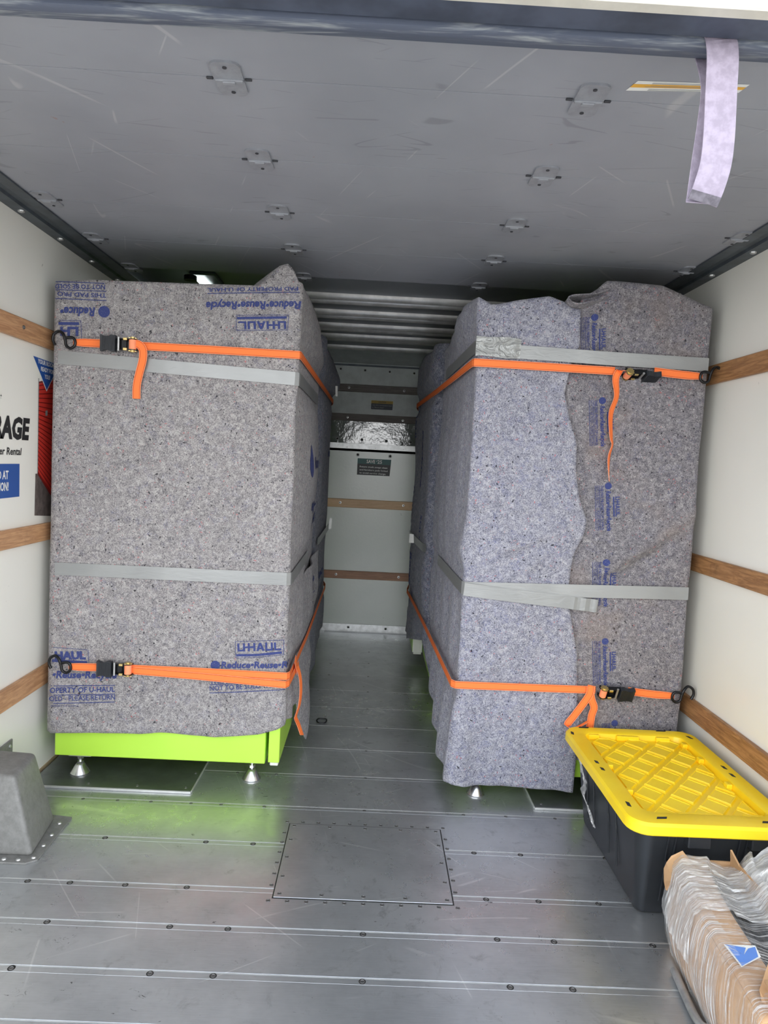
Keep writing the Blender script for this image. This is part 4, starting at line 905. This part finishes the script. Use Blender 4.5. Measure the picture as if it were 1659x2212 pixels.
strap('lower orange ratchet strap doubled across the left load', .434, loL, (-.892, .436), 1, 0, (-1.068, .432),
      [([(-.845, FY-.003, .428), (-.60, FY-.004, .418), (-.30, FY-.004, .402), (-.283, FY-.003, .401), (-.273, FY+.014, .402), (-.262, 2.60, .418), (-.256, 2.66, .428)], (0, 0, 1), .027, 1, 'second_webbing_run'),
       ([(-.262, 2.58, .470), (-.258, 2.60, .44), (-.256, 2.62, .41)], (0, .8, .3), .035, 3, 'webbing_knot'),
       ([(-.256, 2.62, .43), (-.244, 2.62, .39), (-.238, 2.61, .34), (-.240, 2.60, .29), (-.250, 2.60, .25), (-.252, 2.60, .235), (-.238, 2.58, .215), (-.222, 2.56, .185)], [(.3, 1, 0)]*8, .024, 4, 'loose_tail')])
hiR = [(.836, FY-.004, 1.590), (.60, FY-.006, 1.592), (.352, FY-.006, 1.594), (.335, FY-.003, 1.594), (.330, FY+.014, 1.594), (.312, 3.0, 1.594), (.292, 3.5, 1.594), (.272, 3.9, 1.594), (.248, 4.40, 1.594), (.27, 4.58, 1.59)]
strap('upper orange ratchet strap round the right load, ratchet seen edge-on', 1.592, hiR, (.925, 1.596), -1, R(72), (1.150, 1.588),
      [([(.868, FY-.012, 1.592), (.846, FY-.016, 1.586), (.838, FY-.014, 1.56), (.846, FY-.012, 1.50), (.832, FY-.008, 1.44), (.838, FY-.010, 1.36), (.846, FY-.006, 1.33), (.836, FY-.008, 1.28), (.844, FY-.006, 1.20)], [(1, -.3, 0), (1, 0, .3), (1, .2, 0), (.9, .6, 0), (.8, .6, 0), (.7, .8, 0), (.5, .9, 0), (.6, .9, 0), (.3, 1, 0)], .026, 5, 'loose_tail')])
loR = [(.850, FY-.004, .434), (.60, FY-.006, .432), (.352, FY-.006, .430), (.335, FY-.004, .430), (.322, FY+.014, .430), (.305, 3.0, .428), (.288, 3.5, .424), (.272, 3.9, .422), (.248, 4.40, .42), (.27, 4.58, .42)]
strap('lower orange ratchet strap round the right load, tail knotted over it', .432, loR, (.918, .437), -1, R(28), (1.142, .425),
      [([(.833, FY-.010, .452), (.830, FY-.012, .43), (.836, FY-.012, .40), (.848, FY-.010, .37), (.842, FY-.008, .34), (.838, FY-.008, .29)], [(1, 0, 0)]*6, .027, 5, 'loose_tail'),
       ([(.828, FY-.014, .45), (.826, FY-.015, .42), (.800, FY-.014, .375), (.775, FY-.012, .335), (.752, FY-.016, .302), (.768, FY-.03, .296), (.80, FY-.024, .306), (.826, FY-.014, .318)], [(1, 0, .2), (1, 0, .3), (.8, 0, -.5), (.8, 0, -.5), (.8, 0, -.5), (.2, .9, 0), (.1, 1, .2), (.1, 1, .2)], lambda t: .027 if t < .6 else .012, 5, 'folded_tail')])

# ================================================================== PULL STRAP ON THE DOOR
ps = empty('pull_strap', (.565, 1.245, ZD-.03), 'lilac grey nylon pull strap looped from the roll-up door edge', 'strap')
ribbon('strap_front_run', [(.545, 1.262, 1.990), (.548, 1.225, 1.974), (.553, 1.216, 1.940), (.556, 1.217, 1.880), (.559, 1.218, 1.805), (.558, 1.220, 1.760), (.551, 1.224, 1.722), (.545, 1.230, 1.700)], .054, 'webbing', ps, [(1, 0, 0), (1, 0, 0), (1, 0, 0), (1, 0, 0), (1, 0, .02), (1, 0, .03), (1, 0, .03), (1, 0, .03)], .002, 5)
ribbon('strap_back_run', [(.560, 1.285, 1.975), (.560, 1.248, 1.90), (.558, 1.250, 1.84), (.553, 1.252, 1.78), (.549, 1.248, 1.735), (.547, 1.240, 1.708), (.5455, 1.232, 1.699)], .054, 'webbing', ps, [(1, .05, 0), (1, .1, 0), (.95, .2, 0), (.95, .3, 0), (.95, .3, 0), (.98, .15, 0), (1, 0, .03)], .002, 5)
ribbon('soiled_stitched_end', [(.548, 1.2225, 1.712), (.545, 1.2285, 1.6985)], .0545, 'webbing_dirt', ps, (1, 0, .03), .002, 1)

# ================================================================== WHEEL-ARCH COVER ON THE LEFT
wc = empty('corner_cover', (-1.08, 2.1, 0), 'grey moulded cover bolted to the floor in the left corner', 'cover')
bm = bmesh.new(); bt_ = [(-1.198, 1.998, .004), (-.956, 1.998, .004), (-.986, 2.215, .004), (-1.198, 2.215, .004)]; tp = [(-1.198, 2.022, .245), (-1.022, 2.020, .238), (-1.046, 2.198, .236), (-1.198, 2.198, .242)]
vb = [bm.verts.new(v) for v in bt_]; vt = [bm.verts.new(v) for v in tp]; bm.faces.new(vb[::-1]); bm.faces.new(vt)
for i in range(4): bm.faces.new([vb[i], vb[(i+1) % 4], vt[(i+1) % 4], vt[i]])
bmesh.ops.bevel(bm, geom=[e for e in bm.edges], offset=.014, segments=4, affect='EDGES', profile=.5)
bm.verts.index_update(); V = [v.co.copy() for v in bm.verts]; F = [[v.index for v in f.verts] for f in bm.faces]; bm.free()
o = mk('moulded_shell', V, F, 'cover', wc); auto(o, 50)
B().prism([(-1.198, 1.968), (-.962, 1.966), (-.935, 1.986), (-.940, 2.232), (-.99, 2.240), (-1.198, 2.24)], 'z', .0005, .006).obj('floor_flange', 'cover', wc)
fs = B().lathe([(.0075, 0), (.006, .003), (.003, .004)], (0, 0, 0), 12).obj('flange_screw', 'alu', wc, origin=(0, 0, 0)); fs.location = Vector((-1.03, 1.981, .006))-wpos(wc)
for (x, y) in ((-1.10, 1.981), (-.988, 1.981), (-.952, 2.06), (-.955, 2.12), (-.962, 2.19), (-.95, 1.995)): clone(fs, wc, (x, y, .006))
B().box(XL+.0005, XL+.006, 2.216, 2.345, .012, .215, .002).obj('wall_flange', 'cover', wc)
k_ = B().lathe([(.007, 0), (.006, .003), (.003, .004)], (XL+.006, 2.325, .195), 12, 'x').obj('flange_screw', 'alu', wc)
B().prism([(2.05, 1.0), (2.06, 1.0), (2.06, 1.01)], 'x', -1.199, -1.1985).obj('scuff_mark', 'cover', wc).hide_render = False
bpy.data.objects.remove(bpy.data.objects['scuff_mark'])

# ================================================================== YELLOW-LIDDED TOTE
tt = empty('storage_tote', (.958, 2.08, 0), 'black storage tote with a yellow lid against the right wall', 'tote')
def rrect(x0, x1, y0, y1, r, n=6):
    out = []
    for cx, cy, a0 in ((x1-r, y1-r, 0), (x0+r, y1-r, 90), (x0+r, y0+r, 180), (x1-r, y0+r, 270)):
        for k in range(n+1): a = R(a0+90*k/n); out.append((cx+r*math.cos(a), cy+r*math.sin(a)))
    return out
def loft(rings, close=True, cap0=True, cap1=True):
    n = len(rings[0]); V = [v for r_ in rings for v in r_]; F = []
    for i in range(len(rings)-1):
        for k in range(n): F.append((i*n+k, i*n+(k+1) % n, (i+1)*n+(k+1) % n, (i+1)*n+k))
    if cap0: F.append(tuple(range(n))[::-1])
    if cap1: F.append(tuple((len(rings)-1)*n+k for k in range(n)))
    return V, F
def ring_(x0, x1, y0, y1, r, z): return [(x, y, z) for x, y in rrect(x0, x1, y0, y1, r)]
V, F = loft([ring_(.803, 1.112, 1.864, 2.352, .022, .0), ring_(.796, 1.118, 1.855, 2.360, .024, .006), ring_(.794, 1.119, 1.853, 2.361, .024, .012), ring_(.764, 1.150, 1.797, 2.404, .045, .270), ring_(.752, 1.163, 1.782, 2.412, .055, .272), ring_(.752, 1.163, 1.782, 2.412, .055, .285)], cap1=False)
o = mk('tote_body', V, F, 'tote', tt); auto(o, 35)
md = o.modifiers.new('thickness', 'SOLIDIFY'); md.thickness = .003; md.offset = -1
body = o
def wallx(y, z): t = z/.27; return .791-.027*t
def wally(z): return 1.850-.055*z/.27
for yy in (1.99, 2.06, 2.20, 2.27):
    b = B(); b.tube([(wallx(0, .26)-.0005, yy, .262), (wallx(0, .19)-.0005, yy, .19), (wallx(0, .17)-.0015, yy-.004, .17), (wallx(0, .09), yy-.004, .06)], .0024, 6); b.obj('moulded_rib', 'tote', tt, smooth=True)
for xx in (.845, .865, 1.04, 1.06):
    b = B(); b.tube([(xx, wally(.26)-.0005, .262), (xx, wally(.19)-.0005, .19), (xx+.004, wally(.17), .17), (xx+.004, wally(.05), .05)], .0024, 6); b.obj('moulded_rib', 'tote', tt, smooth=True)
for xx in (.888, 1.060): B().box(xx, xx+.062, 1.776, 1.805, .236, .272, .003).obj('hinge_lug', 'tote', tt)
# lid: skirt, rim, recessed deck, raised pads
lid0, lid1, lf, lb = .724, 1.193, 1.758, 2.443
V, F = loft([ring_(lid0+.004, lid1-.004, lf+.004, lb-.004, .055, .276), ring_(lid0, lid1, lf, lb, .058, .280), ring_(lid0+.001, lid1-.001, lf+.001, lb-.001, .057, .302), ring_(lid0+.007, lid1-.007, lf+.007, lb-.007, .052, .310),
             ring_(lid0+.052, lid1-.052, lf+.062, lb-.050, .035, .312), ring_(lid0+.060, lid1-.060, lf+.070, lb-.058, .030, .308), ring_(lid0+.064, lid1-.064, lf+.074, lb-.062, .028, .290)], cap0=False)
lid = mk('tote_lid', V, F, 'yellow', tt); auto(lid, 32)
def clip(poly, x0, x1, y0, y1):
    for ax, lim, sg_ in ((0, x0, 1), (0, x1, -1), (1, y0, 1), (1, y1, -1)):
        out = []
        for i in range(len(poly)):
            a, b = poly[i-1], poly[i]; ia = (a[ax]-lim)*sg_ >= 0; ib = (b[ax]-lim)*sg_ >= 0
            if ia != ib: t = (lim-a[ax])/(b[ax]-a[ax]); out.append((a[0]+(b[0]-a[0])*t, a[1]+(b[1]-a[1])*t))
            if ib: out.append(b)
        poly = out
        if not poly: break
    return poly
ix0, ix1, iy0, iy1 = lid0+.074, lid1-.074, lf+.084, lb-.070
for j in range(-4, 14):
    for i in range(-6, 8):
        cx = .853+.1090*i+.0545*(j % 2); cy = 2.346-.0633*j; e1 = (.0215, .0265); e2 = (.0255, -.0265)
        k1, k2 = .90, .90; w = (.0545*.83, .0633*.83)
        d = [(cx-w[0], cy), (cx, cy+w[1]), (cx+w[0], cy), (cx, cy-w[1])]
        # slightly skewed diamonds as moulded
        P0 = clip(d, ix0, ix1, iy0, iy1)
        if len(P0) < 3: continue
        area = abs(sum(P0[q][0]*P0[(q+1) % len(P0)][1]-P0[(q+1) % len(P0)][0]*P0[q][1] for q in range(len(P0)))/2)
        if area < .0004: continue
        gx = sum(p[0] for p in P0)/len(P0); gy = sum(p[1] for p in P0)/len(P0)
        n = len(P0); rings = [[(p[0], p[1], .2898) for p in P0], [(gx+(p[0]-gx)*.93, gy+(p[1]-gy)*.93, .2975) for p in P0], [(gx+(p[0]-gx)*.84, gy+(p[1]-gy)*.84, .2975) for p in P0], [(gx+(p[0]-gx)*.80, gy+(p[1]-gy)*.80, .2955) for p in P0]]
        V, F = loft(rings, cap0=False); b = B(); b.add(V, F); b.obj('raised_pad', 'yellow', lid)
for (x0, x1, y0, y1) in ((lid0+.062, lid0+.080, 2.125, 2.145), (lid0+.062, lid0+.080, 1.955, 1.975), (lid1-.080, lid1-.062, 2.20, 2.225), (lid1-.080, lid1-.062, 2.02, 2.045), (lid1-.080, lid1-.062, 2.32, 2.345), (.80, .84, lb-.072, lb-.058), (.90, .98, lb-.074, lb-.058), (1.04, 1.09, lb-.074, lb-.058), (.88, .98, lf+.070, lf+.082), (1.06, 1.12, lf+.070, lf+.082)):
    B().box(x0, x1, y0, y1, .289, .3075, .003).obj('moulded_buttress', 'yellow', lid)
for (x, y, L, ang) in ((.742, 2.372, .026, 80), (1.160, 2.378, .028, 105), (.752, 2.135, .024, 90), (.754, 2.085, .024, 90), (1.160, 2.135, .028, 90), (1.158, 2.080, .028, 90), (.753, 1.862, .030, 85), (.818, 1.792, .034, 5), (1.105, 1.792, .034, 0), (.80, 2.430, .04, 0), (1.08, 2.430, .04, 0)):
    T = Matrix.Translation((x, y, 0)) @ Matrix.Rotation(R(ang), 4, 'Z')
    b = B().prism([(-L/2, -.0045), (L/2-.006, -.0045), (L/2, .0045), (-L/2+.006, .0045)], 'z', .3105, .3122); b.v = [T @ v for v in b.v]; b.obj('lid_slot', 'screw_dark', lid)
# ragged film stuck on the tote side
def rag(name, C, w, m, parent=None, n=26, amp=.006, seed=1, nrm=(-1, 0, 0), wd=(0, 1, 0)):
    C = smooth_path([Vector(c) for c in C], n//(len(C)-1)); V = []; F = []; K = 6; nrm = Vector(nrm); wd = Vector(wd)
    for i, c in enumerate(C):
        t = i/(len(C)-1); ww = w*(.45+.9*abs(noise.noise(Vector((t*5, seed, 0))))+.3*math.sin(math.pi*t))
        for k in range(K+1):
            s_ = k/K-.5; V.append(c+wd*(ww*s_+.010*noise.noise(Vector((t*8, seed+4, 0))))+nrm*(amp*(.8+noise.noise(Vector((t*14, k*1.3, seed))))))
    for i in range(len(C)-1):
        for k in range(K): q_ = i*(K+1)+k; F.append((q_, q_+1, q_+K+2, q_+K+1))
    return mk(name, V, F, m, parent)
o = rag('film_scrap', [(.760, 2.33, .262), (.762, 2.29, .216), (.768, 2.265, .18), (.773, 2.29, .13), (.775, 2.235, .11), (.782, 2.19, .07)], .05, 'film2', None, 30, .006, 3)
tag(o, 'torn strip of clear film stuck to the side of the black tote', 'plastic wrap')

# ================================================================== WRAPPED CARTONS AT THE RIGHT
cb = empty('wrapped_carton', (.98, 1.52, 0), 'long cardboard carton bound in clear stretch film in front of the black tote', 'box')
cb_ = []
# left wall of the carton: stations along Y, base and top edges
st_ = [(1.20, .800, .765), (1.30, .805, .776), (1.40, .812, .783), (1.50, .818, .793), (1.60, .825, .808), (1.69, .832, .825), (1.745, .848, .850)]
def side_pt(y, t, off=0):
    a = I(y, [(p[0], p[1]) for p in st_]); b_x = I(y, [(p[0], p[2]) for p in st_]); z = .225*t+.004
    x = a+(b_x-a)*t-.022*math.sin(math.pi*t)*(.8+.3*math.sin(y*9)); return Vector((x-off, y, z))
def wrapshape(y, t, off=0):
    """t 0..1 up the left wall, 1..1.4 over the brown strip, then down into the trough and over the roll"""
    if t <= 1: return side_pt(y, t, off)
    e = side_pt(y, 1); w = t-1
    x = e.x+w*.2167; z = I(w, [(0, .229), (.03, .234), (.34, .233), (.38, .218), (.55, .205), (.72, .212), (.80, .235), (.86, .247), (.90, .240)])
    return Vector((x, y, z+off))
V = []; F = []; ny, ntt = 30, 14
for j in range(ny+1):
    y = 1.20+(1.745-1.20)*j/ny
    for k in range(ntt+1): V.append(side_pt(y, k/ntt))
for j in range(ny):
    for k in range(ntt): q_ = j*(ntt+1)+k; F.append((q_, q_+1, q_+ntt+2, q_+ntt+1))
o = mk('carton_side', V, F, 'card', cb, smooth=True); md = o.modifiers.new('thickness', 'SOLIDIFY'); md.thickness = .005; md.offset = 0
V = []; F = []
for j in range(ny+1):
    y = 1.20+(1.745-1.20)*j/ny; e = side_pt(y, 1)
    for k in range(5): V.append(Vector((e.x+.075*k/4, y, .229+.004*math.sin(k/4*math.pi))))
for j in range(ny):
    for k in range(4): q_ = j*5+k; F.append((q_, q_+1, q_+6, q_+5))
o = mk('carton_top_flap', V, F, 'card', cb, smooth=True); md = o.modifiers.new('thickness', 'SOLIDIFY'); md.thickness = .005; md.offset = 0
B().add([(.848, 1.745, .004), (.988, 1.745, .004), (.988, 1.745, .225), (.850, 1.745, .228), (.848, 1.740, .004), (.988, 1.740, .004), (.988, 1.740, .225), (.850, 1.740, .228)], [(0, 1, 2, 3), (7, 6, 5, 4), (0, 4, 5, 1), (2, 1, 5, 6), (3, 2, 6, 7), (0, 3, 7, 4)]).obj('carton_end', 'card', cb)
# upright end flaps
B().add([(.812, 1.738, .200), (.818, 1.740, .215), (.830, 1.741, .233), (.857, 1.738, .250), (.868, 1.690, .236), (.815, 1.690, .198), (.800, 1.690, .172), (.806, 1.715, .178)],
        [(0, 1, 2, 3, 4, 5), (7, 0, 5, 6)]).obj('raised_end_flap', 'card', cb, fix=False)
md = bpy.data.objects['raised_end_flap'].modifiers.new('thickness', 'SOLIDIFY'); md.thickness = .005
B().box(.984, .989, 1.22, 1.742, .004, .241, .001).obj('carton_side', 'card', cb)
B().add([(.984, 1.69, .235), (.984, 1.742, .235), (.978, 1.735, .262), (.989, 1.69, .235), (.989, 1.742, .235), (.983, 1.735, .262)], [(0, 1, 2), (5, 4, 3), (0, 3, 4, 1), (1, 4, 5, 2), (2, 5, 3, 0)]).obj('torn_card_corner', 'card', cb)
# dark parts bundled in the trough
for k in range(5):
    x = .862+.021*k; B().tube([(x, 1.22, .175+.008*math.sin(k)), (x+.012, 1.5, .180+.008*math.sin(k*2)), (x+.02, 1.735, .184+.006*math.sin(k*1.3))], .011, 8).obj('bundled_bar', 'darkstuff', cb, smooth=True)
B().box(.855, .982, 1.22, 1.735, .004, .165).obj('carton_contents', 'darkstuff', cb)
# clear film over everything: wrinkled across its run
def filmsheet(name, y0, y1, t0, t1, off, m, nY=240, nT=60, seed=0, amp=.0040):
    V = []; F = []
    for j in range(nY+1):
        y = y0+(y1-y0)*j/nY
        for k in range(nT+1):
            t = t0+(t1-t0)*k/nT; w = amp*.6*abs(noise.noise(Vector((y*85, t*2.2, seed))))+amp*.5*abs(noise.noise(Vector((y*36, t*3.2, seed+3))))+amp*.8*noise.noise(Vector((y*14, t*3, seed+5)))
            yy = y+.020*noise.noise(Vector((t*2.5, y*2, seed+9))); V.append(wrapshape(min(max(yy, 1.2), 1.745), t, off+w))
    for j in range(nY):
        for k in range(nT): q_ = j*(nT+1)+k; F.append((q_, q_+1, q_+nT+2, q_+nT+1))
    o = mk(name, V, F, m, cb, smooth=True); return o
filmsheet('stretch_film', 1.20, 1.735, 0.02, 1.88, .005, 'film', seed=0)
filmsheet('stretch_film', 1.36, 1.70, .02, 1.12, .009, 'film', nY=170, nT=46, seed=7, amp=.005)
filmsheet('stretch_film', 1.50, 1.735, .5, 1.88, .012, 'film2', nY=80, nT=50, seed=12, amp=.008)
# roll of bunched film at the far right
V = []; F = []; n1_, n2_ = 60, 40
for i in range(n1_+1):
    t = i/n1_; c = Vector((1.085-.005*t, 1.73-.50*t, .205)); rr = .082*(.72+.5*math.sin(math.pi*min(1, t*1.1+.12)))
    for k in range(n2_):
        a = 2*math.pi*k/n2_; d = Vector((math.cos(a), .18*math.sin(a*2), math.sin(a))); w = 1+.22*noise.noise(Vector((math.cos(a)*1.6, t*22, math.sin(a)*1.6)))+.10*noise.noise(Vector((a*4, t*9, 2)))
        p = c+d*rr*w; p.x = min(p.x, XR-.004); V.append(p)
for i in range(n1_):
    for k in range(n2_): F.append((i*n2_+k, i*n2_+(k+1) % n2_, (i+1)*n2_+(k+1) % n2_, (i+1)*n2_+k))
F.append(tuple(range(n2_))); F.append(tuple(n1_*n2_+k for k in range(n2_))[::-1])
fr_ = empty('film_bundle', (1.085, 1.48, .10), 'bunched roll of clear stretch film lying on the wrapped carton by the right wall', 'plastic wrap')
o = mk('bunched_film', V, F, 'film2', fr_, smooth=True)
V2 = [Vector(v)+(Vector((1.085, 1.48, .205))-Vector(v))*.16 for v in V]; 
for v in V2: v.y = v.y
mk('inner_film', V2, F, 'film2', fr_, smooth=True)
B().tube([(1.085, 1.68, .195), (1.084, 1.48, .195), (1.082, 1.28, .195)], .045, 12).obj('wrapped_core', 'white', fr_, smooth=True)
# blue triangle label on the brown strip
e = [(.872, 1.428), (.938, 1.418), (.885, 1.350)]
def strip_map(x, y): return Vector((x, y, .2405))
Ink(strip_map).poly([(.791, 1.397), (.859, 1.397), (.852, 1.362), (.794, 1.330)]).obj('label_paper', 'p_white', cb, 0)
Ink(lambda x, y: Vector((x, y, .2412))).poly([(.793, 1.396), (.834, 1.388), (.818, 1.366)]).poly([(.796, 1.388), (.818, 1.366), (.838, 1.386), (.856, 1.392), (.846, 1.362), (.797, 1.333)]).obj('blue_triangle_label', 'p_sky', cb, 0)
# second carton nearest the camera with its flap up
c2 = empty('open_carton', (1.03, 1.19, 0), 'plain brown carton with an open flap at the bottom right corner', 'box')
B().box(.778, 1.10, 1.165, 1.185, .002, .225, .002).obj('carton_front', 'card', c2)
B().add([(.776, 1.195, .20), (.792, 1.262, .246), (.862, 1.345, .262), (.868, 1.27, .262), (.80, 1.19, .21)], [(0, 1, 2, 3, 4)]).obj('carton_side', 'card', c2)
B().add([(.800, 1.262, .262), (1.10, 1.275, .262), (1.10, 1.19, .275), (.780, 1.19, .272)], [(0, 1, 2, 3)]).obj('open_flap', 'card', c2, fix=False)
md = [x for x in bpy.data.objects if x.name.startswith('open_flap')][0].modifiers.new('thickness', 'SOLIDIFY'); md.thickness = .005
# bent metal tube peeping out under the film
o = B().tube([(.800, 1.62, .012), (.794, 1.57, .013), (.788, 1.52, .014), (.784, 1.475, .014), (.787, 1.445, .015), (.80, 1.43, .02)], .0095, 12).obj('bent_tube', 'alu', smooth=True); tag(o, 'bent dark metal tube lying on the floor along the wrapped carton', 'tube')
o = rag('film_scrap', [(.758, 1.425, .006), (.775, 1.430, .010), (.790, 1.425, .012), (.80, 1.40, .02)], .035, 'film2', None, 24, .006, 9, nrm=(0, 0, 1), wd=(0, 1, 0)); tag(o, 'wisp of clear film on the floor at the foot of the wrapped carton', 'plastic wrap')
# black ring on the floor of the aisle
pts = [(-.187+.021*math.cos(a)*(1.15 if math.sin(a) > 0 else 1), 3.19+.030*math.sin(a)+.004*math.sin(3*a), .0035) for a in [2*math.pi*k/14 for k in range(15)]]
o = B().tube(pts, .003, 8).obj('rubber_ring', 'blackmetal', smooth=True); tag(o, 'small black rubber ring lying on the aisle floor', 'ring')
for o in list(bpy.data.objects):
    if o.type == 'MESH' and not o.data.polygons: bpy.data.objects.remove(o)
